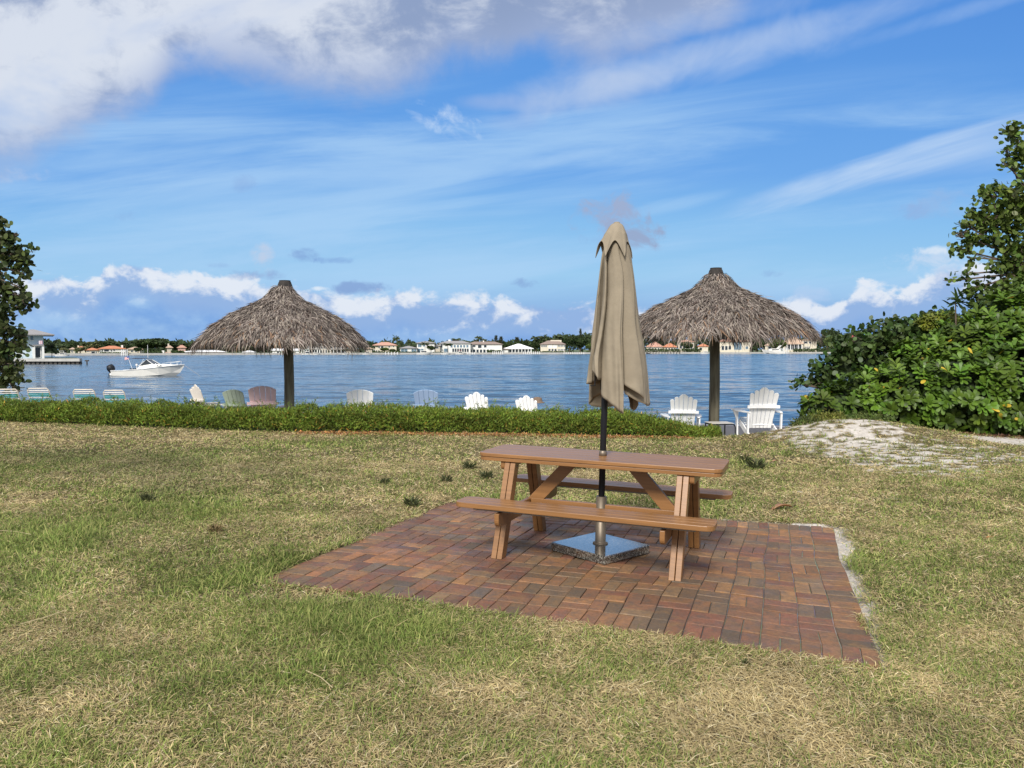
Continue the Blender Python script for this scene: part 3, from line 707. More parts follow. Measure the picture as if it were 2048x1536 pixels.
for x_ in xs_:
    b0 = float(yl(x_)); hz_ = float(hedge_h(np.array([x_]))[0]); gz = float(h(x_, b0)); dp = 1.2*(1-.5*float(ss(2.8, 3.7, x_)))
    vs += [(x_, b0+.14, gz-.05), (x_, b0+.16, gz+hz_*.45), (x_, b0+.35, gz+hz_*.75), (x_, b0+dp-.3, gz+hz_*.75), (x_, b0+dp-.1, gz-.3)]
cb.add(vs, [(i*5+k, (i+1)*5+k, (i+1)*5+k+1, i*5+k+1) for i in range(59) for k in range(4)]); cb.build('stems', HEDGEC, hd)  # solid dark body added inside the leaves to stop see-through gaps

# ------------------------------------------------------------ shrubs and trees close by
def lobes_px(lst, D, dy=1.0):
    out = []
    for l in lst:
        px, py, rx, ry = l[:4]; DD = D+(l[4] if len(l) > 4 else 0)
        c_ = P(px, py, DD); out.append((np.array(c_), np.array([rx*DD/F, dy*max(rx, ry)*.75*DD/F, ry*DD/F])))
    return out
def shell_pts(lobes, n, lo=.8, hi=1.05):
    area = np.array([l[1][0]*l[1][2] for l in lobes]); idx = rng.choice(len(lobes), n, p=area/area.sum())
    d_ = rdir(n); c_ = np.array([lobes[i][0] for i in idx]); r_ = np.array([lobes[i][1] for i in idx])
    f = rng.uniform(lo, hi, n)[:, None]; p_ = c_+d_*r_*f
    inside = np.zeros(n, bool)
    for i, (cc, rr_) in enumerate(lobes):
        q = (((p_-cc)/rr_)**2).sum(1) < .68; inside |= q & (idx != i)
    nn_ = norm(d_/r_*r_.mean(1, keepdims=True))
    return p_[~inside], nn_[~inside]
def rosettes(P0, N0, k, L, W, base, amp=.3, top=None):
    n = len(P0); az = np.tile(np.linspace(0, 2*math.pi, k, endpoint=False), n)+np.repeat(rng.random(n)*6, k)+rng.normal(size=n*k)*.2
    N_ = norm(N0+[0, -.1, .55]); A = norm(np.cross(N_, rdir(n))); Bb = np.cross(N_, A)
    N_, A, Bb = [np.repeat(q, k, 0) for q in (N_, A, Bb)]
    rad = A*np.cos(az)[:, None]+Bb*np.sin(az)[:, None]; e_ = rng.uniform(.05, .9, n*k)[:, None]
    D_ = rad*np.cos(e_)+N_*np.sin(e_)
    Nn = N_*np.cos(e_)-rad*np.sin(e_)
    B_ = np.repeat(P0, k, 0)+N_*rng.uniform(-.05, .02, (n*k, 1))
    c_ = np.repeat(tint(base, n, amp, .1), k, 0)*rng.uniform(.75, 1.3, (n*k, 1))
    yel = rng.random(n*k) < .006; c_[yel] = (.5, .36, .04)
    return strips(B_, D_, Nn, rng.uniform(.75, 1.15, n*k)*L, rng.uniform(.85, 1.15, n*k)*W, [(0, .18, 0), (.35, .55, .04), (.72, 1, .03), (.93, .72, -.03), (1, .25, -.06)], c_)
def scatter(P0, k, spread, L, W, base, amp=.35, down=0.0):
    n = len(P0)*k; B_ = np.repeat(P0, k, 0)+rng.normal(size=(n, 3))*spread
    D_ = rdir(n)+[0, 0, -down]; c_ = np.repeat(tint(base, len(P0), amp, .12), k, 0)*rng.uniform(.7, 1.35, (n, 1))
    return strips(B_, D_, rdir(n)+[0, -.3, .8], rng.uniform(.7, 1.2, n)*L, rng.uniform(.8, 1.2, n)*W, [(0, .3, 0), (.3, .95, .04), (.7, .95, .04), (1, .25, 0)], c_)
def blobcore(lobes, s=.72):
    m = MB()
    for c_, r_ in lobes:
        M = Matrix.Translation(Vector(c_)) @ Matrix.Diagonal((*(r_*s), 1))
        m.lathe([(math.sin(a), -math.cos(a)) for a in np.linspace(.15, math.pi-.15, 8)], 12, M)
    return m
def twigs(m, base, lobes, r0, per=5, seed=1):
    rr = random.Random(seed); base = Vector(base)
    for c_, r_ in lobes:
        c_ = Vector(c_); mid = base.lerp(c_, .5)+Vector((rr.uniform(-.2, .2), rr.uniform(-.2, .2), rr.uniform(0, .3)))*(c_-base).length*.4
        m.tube([base, base.lerp(mid, .6), mid, mid.lerp(c_, .6), c_], [r0, r0*.8, r0*.6, r0*.45, r0*.3], 7, False)
        for k in range(per):
            d_ = Vector((rr.gauss(0, 1), rr.gauss(0, 1), rr.gauss(.2, 1))).normalized(); e_ = c_+Vector((d_.x*r_[0], d_.y*r_[1], d_.z*r_[2]))*1.0
            q = c_.lerp(e_, .5)+Vector((rr.uniform(-.1, .1), 0, rr.uniform(-.05, .1)))*r_[0]
            m.tube([mid.lerp(c_, rr.uniform(.5, 1)), q, e_], [r0*.28, r0*.2, r0*.08], 5, False)
    return m
# naupaka
NL = lobes_px([(1640, 820, 38, 32, -.3), (1680, 810, 55, 42), (1745, 800, 75, 60, .2), (1830, 795, 95, 75, 0), (1930, 790, 105, 85, -.3), (2040, 780, 110, 95, -.5), (1840, 735, 60, 55, .8), (1930, 710, 80, 70, .6),
               (2010, 670, 80, 75, .7), (2090, 640, 90, 80, .6), (2120, 760, 120, 110, -.3), (1985, 730, 80, 80, .2), (2190, 700, 110, 150, .2)], 15.0)
gz = float(h(9, 15))
r = empty('naupaka_shrub', (P(1900, 860, 15).x, 15, gz), 0, 'large glossy green shrub with rosettes of paddle leaves at the right edge', 'shrub'); off = -np.array(r.location)
p0, n0 = shell_pts(NL, 2100, .84, 1.06); k = (p0[:, 2] > gz+.02); p0, n0 = p0[k], n0[k]
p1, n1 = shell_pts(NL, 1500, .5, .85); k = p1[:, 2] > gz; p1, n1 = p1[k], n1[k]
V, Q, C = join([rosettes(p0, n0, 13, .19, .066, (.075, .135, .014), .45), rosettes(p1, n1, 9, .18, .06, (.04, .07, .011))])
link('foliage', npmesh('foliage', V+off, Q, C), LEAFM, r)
m = twigs(MB(), (P(1950, 868, 15.6)), NL, .05, 4); m.build('stems', BARK, r, M=Matrix.Translation(Vector(off)))
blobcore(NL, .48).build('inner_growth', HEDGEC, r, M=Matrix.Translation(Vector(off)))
# darker sea grape shrub behind it
SL = lobes_px([(1690, 735, 45, 40), (1735, 690, 50, 38), (1700, 690, 30, 22, .2), (1790, 680, 60, 38), (1850, 665, 60, 32), (1890, 650, 40, 25), (1760, 740, 70, 50), (1720, 775, 60, 35), (1655, 745, 28, 20), (1900, 690, 60, 50), (1640, 765, 25, 10), (1608, 768, 18, 8)], 17.0)
r = empty('sea_grape_shrub', (P(1780, 860, 17).x, 17, float(h(8, 16))), 0, 'darker round-leaved shrub behind the glossy one, branches reaching left over the water', 'shrub'); off = -np.array(r.location)
p0, n0 = shell_pts(SL, 900, .7, 1.08)
V, Q, C = join([scatter(p0, 9, .07, .115, .10, (.05, .085, .022))]); link('foliage', npmesh('foliage', V+off, Q, C), LEAFM, r)
m = twigs(MB(), P(1800, 850, 17.2), SL, .05, 6, 4); m.build('stems', BARK, r, M=Matrix.Translation(Vector(off)))
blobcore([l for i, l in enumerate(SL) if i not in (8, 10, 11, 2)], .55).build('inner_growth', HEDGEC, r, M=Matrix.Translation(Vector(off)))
# yellow-green shrub showing above
YL = lobes_px([(1885, 640, 32, 15), (1855, 645, 20, 12)], 16.6); r = empty('yellow_shrub', tuple(YL[0][0]-[0, 0, 2.2]), 0, 'small yellow-green leafy top rising out of the dark shrub', 'shrub'); off = -np.array(r.location)
p0, n0 = shell_pts(YL, 160, .4, 1.1); V, Q, C = rosettes(p0, n0, 9, .11, .035, (.16, .19, .025)); link('foliage', npmesh('foliage', V+off, Q, C), LEAFM, r)
MB().tube([(0, 0, 0), (.05, 0, 1.2), (0, 0, 2.3)], .03, 6).build('stem', BARK, r)
# lone sprig standing up
s0 = P(1911, 605, 16.0); r = empty('tall_sprig', (s0.x, s0.y, s0.z-1.2), 0, 'single upright stem with a tuft of narrow dark leaves above the shrubs', 'plant')
MB().tube([(0, 0, 0), (.02, 0, .7), (0, 0, 1.25)], [.02, .016, .01], 6).build('stem', BARK, r)
n = 34; B_ = np.array([[0, 0, 1.2]])+rng.normal(size=(n, 3))*[.07, .07, .06]; dd = rdir(n)*[1, 1, .5]+[.15, 0, .05]
V, Q, C = strips(B_, dd, rdir(n)+[0, 0, 1], rng.uniform(.15, .36, n), .06, [(0, .2, 0), (.4, 1, .04), (.8, .6, 0), (1, .1, -.08)], tint((.045, .08, .02), n, .3)); link('leaves', npmesh('leaves', V, Q, C), LEAFM, r)
# right tree
TL = lobes_px([(2022, 262, 22, 18), (2040, 300, 28, 22), (2012, 300, 12, 8), (2016, 330, 18, 8), (2005, 385, 34, 22), (2040, 400, 45, 30), (1975, 372+18, 20, 12), (1985, 415, 35, 25), (1960, 440, 32, 22), (2020, 440, 45, 28), (1930, 450, 18, 12), (1945, 480, 30, 18), (1920, 470, 12, 8),
               (1985, 480, 30, 14), (2035, 495, 40, 20), (1922, 500, 16, 10), (1950, 515, 16, 8), (2010, 530, 40, 16), (1935, 548, 14, 7), (1900, 562, 14, 5), (1960, 575, 35, 14), (2010, 580, 50, 24), (2050, 560, 40, 40), (1965, 600, 30, 16), (2000, 610, 50, 22), (2100, 330, 60, 70), (2110, 450, 70, 90), (2120, 570, 80, 70), (2160, 400, 60, 90)], 18.0, .9)
bz = float(h(11, 16)); tb = P(2110, 850, 18.4)
r = empty('sea_grape_tree', (tb.x, tb.y, bz), 0, 'tall open-crowned tree with bare lower twigs, cut by the right edge', 'tree'); off = -np.array(r.location)
p0, n0 = shell_pts(TL, 930, .3, 1.14)
V, Q, C = scatter(p0, 9, .075, .12, .10, (.095, .14, .028)); link('crown', npmesh('crown', V+off, Q, C), LEAFM, r)
m = MB(); m.tube([(tb.x, tb.y, bz-.3), (tb.x-.2, tb.y, bz+1.4), tuple(P(2085, 600, 18.3)), tuple(P(2090, 450, 18.2)), tuple(P(2085, 330, 18))], [.17, .14, .11, .08, .04], 9, False)
for a_, (i0, i1) in ((P(2090, 430, 18.2), (0, 13)), (P(2082, 560, 18.2), (10, 25)), (P(2095, 500, 18.2), (25, 29))): twigs(m, a_, TL[i0:i1], .042, 7, i0+2)
m.build('trunk', BARK, r, M=Matrix.Translation(Vector(off)))
# left tree
TL = lobes_px([(-4, 450, 16, 22), (10, 478, 22, 16), (32, 470, 10, 7), (22, 500, 24, 13), (52, 502, 20, 8), (8, 520, 28, 14), (42, 520, 18, 12), (30, 540, 22, 8), (46, 547, 10, 5), (-2, 550, 22, 14), (10, 582, 34, 18), (36, 573, 9, 6), (40, 598, 16, 12), (52, 610, 10, 12), (20, 612, 32, 14), (8, 650, 34, 24), (34, 672, 22, 18), (42, 690, 12, 9),
               (5, 700, 34, 26), (20, 735, 28, 16), (36, 750, 12, 12), (5, 765, 30, 18), (28, 778, 20, 10), (-50, 500, 50, 60), (-50, 600, 60, 60), (-50, 720, 60, 70), (-110, 600, 60, 120)], 19.6, .9)
tb = P(-75, 850, 19.8); bz = float(h(-13, 19.5))
r = empty('dark_shore_tree', (tb.x, tb.y, bz), 0, 'dark round-leaved tree cut by the left edge, in front of the white house', 'tree'); off = -np.array(r.location)
p0, n0 = shell_pts(TL, 760, .25, 1.12)
V, Q, C = scatter(p0, 9, .07, .13, .12, (.055, .075, .022)); link('crown', npmesh('crown', V+off, Q, C), LEAFM, r)
m = MB(); m.tube([(tb.x, tb.y, bz-.3), tuple(P(-70, 700, 19.7)), tuple(P(-60, 600, 19.6)), tuple(P(-50, 480, 19.6))], [.16, .13, .1, .04], 9, False)
for a_, (i0, i1) in ((P(-58, 540, 19.6), (0, 15)), (P(-66, 680, 19.6), (15, 27))): twigs(m, a_, TL[i0:i1], .04, 5, i0+5)
m.build('trunk', BARK, r, M=Matrix.Translation(Vector(off)))
# low scrub on the sand mound
for (px, py, rx, ry, D, lb, cc) in ((1612, 848, 26, 12, 14.0, 'low olive scrub at the left foot of the sand mound', (.085, .11, .03)), (1655, 838, 36, 11, 14.2, 'yellow-green scrub on the crest of the sand mound', (.17, .18, .04)), (1728, 840, 46, 15, 14.1, 'wispy green scrub on the mound in front of the glossy shrub', (.10, .135, .035))):
    Lb = lobes_px([(px, py, rx, ry), (px+rx*.5, py+2, rx*.6, ry*.8), (px-rx*.6, py+3, rx*.5, ry*.7)], D)
    c0 = Lb[0][0]; r = empty('mound_scrub', (c0[0], c0[1], float(h(c0[0], c0[1]))), 0, lb, 'scrub', 'scrub on the sand mound'); off = -np.array(r.location)
    p0, n0 = shell_pts(Lb, 420, .2, 1.1); V, Q, C = scatter(p0, 8, .035, .06, .014, cc, .4)
    link('leaves', npmesh('leaves', V+off, Q, C), LEAFD, r)
    m = twigs(MB(), tuple(r.location), Lb, .008, 6); m.build('stems', BARK, r, M=Matrix.Translation(Vector(off)))
# leaf debris under the shrub
n = 1500; x = rng.uniform(8.0, 10.5, n); y = 14.05+rng.normal(size=n)*.16
V, Q, C = strips(np.stack([x, y, h(x, y)+.01], -1), rdir(n)*[1, 1, .3], rdir(n)*.4+[0, 0, 1], rng.uniform(.03, .08, n), rng.uniform(.02, .04, n), [(0, .3, 0), (.5, 1, .05), (1, .2, .02)], tint((.12, .06, .03), n, .5))
tag(link('shrub_litter', npmesh('shrub_litter', V, Q, C), DRYLEAF), 'brown leaf litter under the glossy shrub', 'leaf litter', kind='stuff')

# fallen leaves, weeds, stalks
def on(px, py):
    g_ = G(px, py); return (float(g_[0]), float(g_[1]), float(h(g_[0], g_[1])))
def dleaf(px, py, w, rz, col, lb, up=.3, loc=None):
    r_ = loc or on(px, py); D = r_[1]; L = w*D/F
    n = 7; vs = []
    for i in range(n):
        t = i/(n-1); wd = L*.26*math.sin(math.pi*min(1, t*.9+.08))**.8
        for s in (-1, 0, 1): vs.append((L*(t-.5), s*wd, .012+abs(s)*wd*up+L*.12*math.sin(t*3)))
    fs = [(i*3+k, i*3+k+1, i*3+k+4, i*3+k+3) for i in range(n-1) for k in range(2)]
    m = MB(); m.cur = col; m.add(vs, fs); m.tube([(-L*.5, 0, .014), (-L*.75, L*.05, .008)], .0018, 5)
    o = m.build('fallen_leaf', DRYLEAF, None, True); o.location = r_; o.rotation_euler = (random.uniform(-.2, .2), random.uniform(-.2, .2), rz)
    md = o.modifiers.new('s', 'SOLIDIFY'); md.thickness = .001
    tag(o, lb, 'leaf', 'dry leaves fallen on the lawn')
dleaf(1565, 1020, 44, .15, (.5, .26, .14), 'large curled orange leaf on the grass behind the patio', .45)
dleaf(1980, 1085, 17, .5, (.62, .28, .1), 'small bright orange leaf on the right side of the lawn')
dleaf(1975, 957, 14, -.6, (.4, .2, .11), 'brown leaf on the sandy turf near the white path')
dleaf(1550, 928, 14, .3, (.5, .27, .17), 'pinkish leaf in the tan turf beside the dark weeds')
dleaf(1973, 866, 18, .1, (.5, .32, .12), 'tan leaf lying under the glossy shrub by the path')
dleaf(787, 1386, 16, .8, (.3, .16, .09), 'small brown leaf in the foreground grass below the patio')
dleaf(96, 1458, 9, 0., (.6, .3, .1), 'tiny orange leaf near the bottom left of the lawn')
q = P(1112, 824, 15.3); dleaf(1112, 824, 14, .2, (.55, .27, .1), 'orange leaf caught on top of the hedge', loc=(q.x, q.y, q.z))
for i, (px, py, sz, lb) in enumerate(((1512, 940, 34, 'dark leafy weed in the turf right of the table'), (1490, 928, 22, 'smaller dark weed touching the big one right of the table'), (893, 965, 22, 'dark weed left of the table, nearest the tabletop'), (938, 938, 24, 'dark weed behind the left end of the tabletop'),
                                  (970, 958, 26, 'dark weed close behind the left table legs'), (770, 968, 18, 'thin dark weed in the tan turf left of the patio corner'), (824, 1014, 30, 'dark clump at the back left corner of the patio'), (1160, 940, 22, 'dark weed seen between the table legs'), (295, 1004, 26, 'dark green tuft in the green left part of the lawn'), (1492, 1330, 16, 'small dark weed in front of the patio'),
                                  (838, 1235, 16, 'small dark sprig in the grass at the patio front edge'), (430, 1065, 26, 'brownish grass tussock left of the patio'))):
    x_, y_, z_ = on(px, py); S_ = sz*y_/F
    n = 90; az = rng.random(n)*6.283; rr_ = rng.random(n)**.6*S_*.5
    B_ = np.stack([rr_*np.cos(az)*.8, rr_*np.sin(az)*.8, rng.random(n)*S_*.45], -1); dd = np.stack([np.cos(az)*.6, np.sin(az)*.6, rng.uniform(.2, 1, n)], -1)
    base = (.075, .085, .035) if i != 11 else (.2, .15, .07)
    V, Q, C = strips(B_, dd, rdir(n), rng.uniform(.25, .5, n)*S_, .1*S_, [(0, .4, 0), (.5, 1, .05), (1, .1, 0)], tint(base, n, .4))
    o = link('weed', npmesh('weed', V, Q, C), LEAFD); o.location = (x_, y_, z_); tag(o, lb, 'weed', 'dark weeds in the lawn')
for pts, lb in (([(612, 1355), (642, 1372), (665, 1397)], 'thin dry straw bent over the foreground grass left of centre'), ([(663, 1399), (638, 1432)], 'short dry straw below the bent one in the foreground'), ([(40, 1258), (90, 1248), (130, 1238)], 'long straw lying in the tan turf at the left'),
                ([(0, 1068), (30, 1072), (62, 1081)], 'pale green grass stem arching in at the left edge'), ([(210, 1430), (240, 1420), (262, 1408)], 'dry straw in the lower left foreground')):
    q = [on(a_, b_) for a_, b_ in pts]; m = MB(); m.tube([(x_, y_, z_+.03+.01*i) for i, (x_, y_, z_) in enumerate(q)], .0022, 5)
    m.cur = (.5, .4, .2); m.c = [(.5, .42, .24)]*len(m.v)
    o = m.build('dry_stalk', DRYLEAF); tag(o, lb, 'stalk', 'loose stalks on the lawn')

# ------------------------------------------------------------ water
WM = bpy.data.materials.new('bay_water'); nt = nodes(WM); nn = nt.nodes.new; lk = nt.links.new
out = nn('ShaderNodeOutputMaterial'); b = nn('ShaderNodeBsdfPrincipled'); tc = nn('ShaderNodeTexCoord')
def wn(scale, sx, det, dist=0.0, rot=0.0):
    mp = nn('ShaderNodeMapping'); mp.inputs['Scale'].default_value = (sx, 1, 1); mp.inputs['Rotation'].default_value = (0, 0, rot); lk(tc.outputs['Object'], mp.inputs[0])
    q = nn('ShaderNodeTexNoise'); q.inputs['Scale'].default_value = scale; q.inputs['Detail'].default_value = det; q.inputs['Distortion'].default_value = dist; lk(mp.outputs[0], q.inputs['Vector']); return q.outputs[0]
n1 = wn(.6, .4, 4, .4, .12); n2 = wn(1.7, .5, 5, .3, -.15); n3 = wn(.12, .4, 2, .3)
def mth(op, a_, b_=None):
    q = nn('ShaderNodeMath'); q.operation = op
    for i, s_ in enumerate((a_, b_)):
        if s_ is None: continue
        if hasattr(s_, 'links'): lk(s_, q.inputs[i])
        else: q.inputs[i].default_value = s_
    return q.outputs[0]
def slope(scale, sx, det, amp, rot, key):
    """horizontal slope field of the ripples"""
    mp = nn('ShaderNodeMapping'); mp.inputs['Scale'].default_value = (sx, 1, 1); mp.inputs['Rotation'].default_value = (0, 0, rot); mp.inputs['Location'].default_value = (key, key*2, 0); lk(tc.outputs['Object'], mp.inputs[0])
    q = nn('ShaderNodeTexNoise'); q.inputs['Scale'].default_value = scale; q.inputs['Detail'].default_value = det; q.inputs['Distortion'].default_value = .5; lk(mp.outputs[0], q.inputs['Vector'])
    v = nn('ShaderNodeVectorMath'); v.operation = 'SUBTRACT'; lk(q.outputs['Color'], v.inputs[0]); v.inputs[1].default_value = (.5, .5, .5)
    m2 = nn('ShaderNodeVectorMath'); m2.operation = 'MULTIPLY'; lk(v.outputs[0], m2.inputs[0]); m2.inputs[1].default_value = (amp*.6, amp, 0); return m2.outputs[0]
def vadd(a_, b_):
    q = nn('ShaderNodeVectorMath'); q.operation = 'ADD'; lk(a_, q.inputs[0])
    if hasattr(b_, 'links'): lk(b_, q.inputs[1])
    else: q.inputs[1].default_value = b_
    return q.outputs[0]
calm = nn('ShaderNodeMapRange'); calm.inputs[1].default_value = .35; calm.inputs[2].default_value = .65; calm.inputs[3].default_value = .55; calm.inputs[4].default_value = 1.2; lk(wn(.035, .3, 3, .4), calm.inputs[0])
sl = vadd(slope(.85, .38, 3, .85, .1, 3.), vadd(slope(2.6, .5, 3, .5, -.12, 7.), slope(.22, .35, 2, .35, .2, 11.)))
sc_ = nn('ShaderNodeVectorMath'); sc_.operation = 'SCALE'; lk(sl, sc_.inputs[0]); lk(calm.outputs[0], sc_.inputs['Scale'])
nrm = nn('ShaderNodeVectorMath'); nrm.operation = 'NORMALIZE'; lk(vadd(sc_.outputs[0], (0, -.05, 1.)), nrm.inputs[0])
b.inputs['Base Color'].default_value = (.025, .06, .10, 1); b.inputs['Roughness'].default_value = .12; b.inputs['IOR'].default_value = 1.333
lk(nrm.outputs[0], b.inputs['Normal']); lk(b.outputs[0], out.inputs[0])
w_ = MB(); w_.add([(-4000, 12, 0), (4000, 12, 0), (4000, 6000, 0), (-4000, 6000, 0)], [(0, 1, 2, 3)])
o = w_.build('water', WM); o.location = (0, 0, WATER); tag(o, kind='structure')

# ------------------------------------------------------------ far shore land
def DS(px): return float(np.interp(px, [100, 150, 1700, 2100], [325, 330, 480, 500]))
FG = -.3
land = MB(); vs = []
pxs = list(np.linspace(-1500, 3600, 60))
for px in pxs:
    D = DS(px); x_ = (px-1024)/F*D; vs += [(x_, D, WATER-1), (x_, D, FG-.1), (x_*1.4, D+900, FG+.6), (x_*1.4, D+900, WATER-1)]
land.add(vs, [(i*4+k, (i+1)*4+k, (i+1)*4+k+1, i*4+k+1) for i in range(59) for k in range(3)])
FARG = mat('far_lawn', (.09, .12, .05), .95, .3, .05)
tag(land.build('far_ground', FARG), kind='structure')
sw = MB(); vs = []
for px in pxs:
    D = DS(px)-.4; x_ = (px-1024)/F*D; vs += [(x_, D, WATER-1), (x_, D, FG), (x_, D+.35, FG), (x_, D+.35, WATER-1)]
sw.add(vs, [(i*4+k, (i+1)*4+k, (i+1)*4+k+1, i*4+k+1) for i in range(59) for k in range(3)])
tag(sw.build('far_seawall', CONC), 'grey concrete seawall line along the opposite shore', 'wall')
# near peninsula with the white house
pen = MB(); Dp = 140.
xr = P(164, 720, Dp).x; pen.add([(-90-60, Dp, WATER-1), (xr, Dp-.0, WATER-1), (P(150, 720, Dp+30).x, Dp+30, WATER-1), (-150, Dp+45, WATER-1), (-150, Dp, -.3), (xr, Dp, -.3), (P(150, 720, Dp+30).x, Dp+30, -.3), (-150, Dp+45, -.3)], [(4, 5, 6, 7), (0, 1, 5, 4), (1, 2, 6, 5), (2, 3, 7, 6)])
tag(pen.build('peninsula_ground', FARG), kind='structure')
r = empty('bulkhead', (xr-20, Dp-.3, WATER), 0, 'pale capped bulkhead with dark pile face in front of the white house', 'wall')
MB().box(-60, 20, -.5, .25, .52, 1.05).build('cap', CONC, r)
m = MB()
for i in range(100): m.box(-60+i*.8, -60+i*.8+.5, -.22, .1, -.6, .519)
m.box(-60, 20, .0, .2, -.6, .51); m.build('piling_face', DARKW, r)
q = P(174, 729, 138); MB_ = MB(); MB_.tube([(0, 0, -1), (0, 0, .75)], .12, 8).box(-.32, .32, -.1, .1, .55, .8); o = MB_.build('mooring_post', DARKW); o.location = (q.x, 138, WATER); tag(o, 'dark T-shaped mooring post in the water off the bulkhead end', 'post')

# ------------------------------------------------------------ houses
def house(name, x0, x1, ye, yt, yb, wall, roof, lb, D=None, style='hip', wins=(), over=.6, parts=(), chim=(), dep=9., cols=None):
    """pixel survey of a building: wall from x0..x1, eave ye, ridge yt, ground yb; built at real size at distance D"""
    D = D or DS((x0+x1)/2)+14
    a_ = P(x0, yb, D); b2 = P(x1, yb, D); s = D/F; cx = (a_.x+b2.x)/2; ang = math.atan2(cx, D); ca = math.cos(ang); W_ = (b2.x-a_.x)*ca; z0 = min(FG-.2, a_.z); He = P(x0, ye, D).z-z0; Hr = P(x0, yt, D).z-z0
    r = empty(name, (cx, D, z0), -ang, lb, 'house')
    X_ = lambda px: (P(px, yb, D).x-cx)*ca
    Z_ = lambda py: P(x0, py, D).z-z0
    wm = MB(); wm.box(-W_/2, W_/2, 0, dep, 0, He)
    for (p0, p1, q0, q1) in parts: wm.box(X_(p0), X_(p1), -.6, -.001, 0, Z_(q0))
    wm.build('wall', wall, r)
    def roofm(x0_, x1_, y0_, y1_, z0_, z1_, st):
        m = MB(); o_ = over
        xa, xb, ya, yb_ = x0_-o_, x1_+o_, y0_-o_, y1_+o_
        rl_ = min((yb_-ya)/2, (xb-xa)/2)*(.92 if st == 'hip' else 0.0); ym = (ya+yb_)/2
        if st == 'flat': m.box(xa, xb, ya, yb_, z0_, z1_)
        else:
            m.add([(xa, ya, z0_), (xb, ya, z0_), (xb, yb_, z0_), (xa, yb_, z0_), (xa+rl_, ym, z1_), (xb-rl_, ym, z1_)], [(0, 1, 5, 4), (1, 2, 5), (2, 3, 4, 5), (3, 0, 4), (3, 2, 1, 0)])
            m.box(xa, xb, ya, yb_, z0_-.18, z0_-.01)
        return m
    rf = roofm(-W_/2, W_/2, 0, dep, He+.2, Hr, style).build('roof', roof, r)
    for (cxp, cw, cy) in chim: 
        m = MB().box(X_(cxp)-cw*s/2, X_(cxp)+cw*s/2, dep*.4, dep*.4+1, He, Z_(cy)); m.build('chimney', wall, rf)
    for w in wins:
        p0, p1, q0, q1 = w[:4]; gm = w[4] if len(w) > 4 else GLASS
        fx0, fx1, fz0, fz1 = X_(p0), X_(p1), Z_(q1), Z_(q0)
        t = .12; f = MB(); f.box(fx0-t, fx1+t, -.08, -.002, fz1, fz1+t).box(fx0-t, fx1+t, -.08, -.002, fz0-t, fz0).box(fx0-t, fx0, -.08, -.002, fz0, fz1).box(fx1, fx1+t, -.08, -.002, fz0, fz1)
        fo = f.build('window', TRIMW, r)
        nm = max(1, int((fx1-fx0)/1.3)); g_ = MB().box(fx0, fx1, -.03, -.003, fz0, fz1); g_.build('pane', gm, fo)
        if nm > 1 and len(w) < 6:
            mu = MB()
            for k in range(1, nm): xx = fx0+(fx1-fx0)*k/nm; mu.box(xx-.06, xx+.06, -.06, -.031, fz0, fz1)
            mu.build('mullion', TRIMW, fo)
    if cols:
        for (p0, p1, nC, q0, q1, dpt) in cols:
            m = MB().box(X_(p0), X_(p1), -dpt, -.09, Z_(q0), Z_(q0)+.25); m.build('porch_roof', roof if len(cols) < 2 else TRIMW, r)
            for k in range(nC):
                xx = X_(p0)+(X_(p1)-X_(p0))*k/(nC-1); xx = min(max(xx, X_(p0)+.2), X_(p1)-.2)
                MB().box(xx-.2, xx+.2, -dpt+.1, -dpt+.5, Z_(q1), Z_(q0)-.002).build('column', TRIMW, r)
    return r
def row(p0, p1, n, w, q0, q1, g_=None):
    out = []
    for k in range(n):
        c_ = p0+(p1-p0)*(k+.5)/n; out.append((c_-w/2, c_+w/2, q0, q1)+((g_,) if g_ else ()))
    return out
# white house on the peninsula
house('white_house', 46, 88, 671, 657.5, 718, WALLB, ROOFG, 'white two-storey house with wide grey hip roof on the near peninsula at left', D=152., over=1.9, dep=12,
      wins=[(62, 68, 671.5, 680, GLASSB, 1), (48.5, 52, 671.5, 680, GLASSB, 1), (70, 81, 694.5, 714.5, GLASS, 1), (66.5, 67.6, 698, 714, GLASSB, 1), (83.3, 84.4, 698, 712, GLASSB, 1)], cols=[(66, 89, 2, 692, 717, .9)])
house('side_wing', 12, 45, 689, 683, 716, WALLB, ROOFG, 'lower flat-roofed white wing half hidden by the dark tree', D=156., style='flat', over=.3, wins=[(22, 32, 694.5, 699, GLASS, 1), (35, 44, 692, 712, TRIMW, 1)])
q = P(80.5, 685, 150.4); m = MB(); 
for k, cc in enumerate(((.05, .06, .12), (.6, .6, .62), (.45, .22, .26), (.55, .5, .55), (.4, .2, .25))): m.cur = cc; m.box(-.45+k*.18, -.45+k*.18+.178, -.02, .02, -.35, .35)
o = m.build('banner', FLAGM); o.location = q; tag(o, 'small dark, white and red banner on the balcony of the white house', 'banner')
house('far_house', 141, 150, 699, 695, 711, WALLC, ROOFT, 'small cream house end beside the olive bushes, far left', wins=[(143, 145.5, 701, 705)])
house('far_house', 156, 170, 697, 692, 708, WALLC, ROOFO, 'orange-roofed cottage with pale chimney, farthest left of the orange roofs', D=360, chim=[(157, 3, 691)])
house('far_house', 173, 197, 700.5, 695.5, 711, WALLC, ROOFO, 'low orange-roofed wing left of the big orange-roofed villa', wins=[(174.5, 177.5, 701.5, 704), (183, 190, 703, 710), (191.5, 193.5, 703, 710)], parts=[(164, 180, 705, 711)])
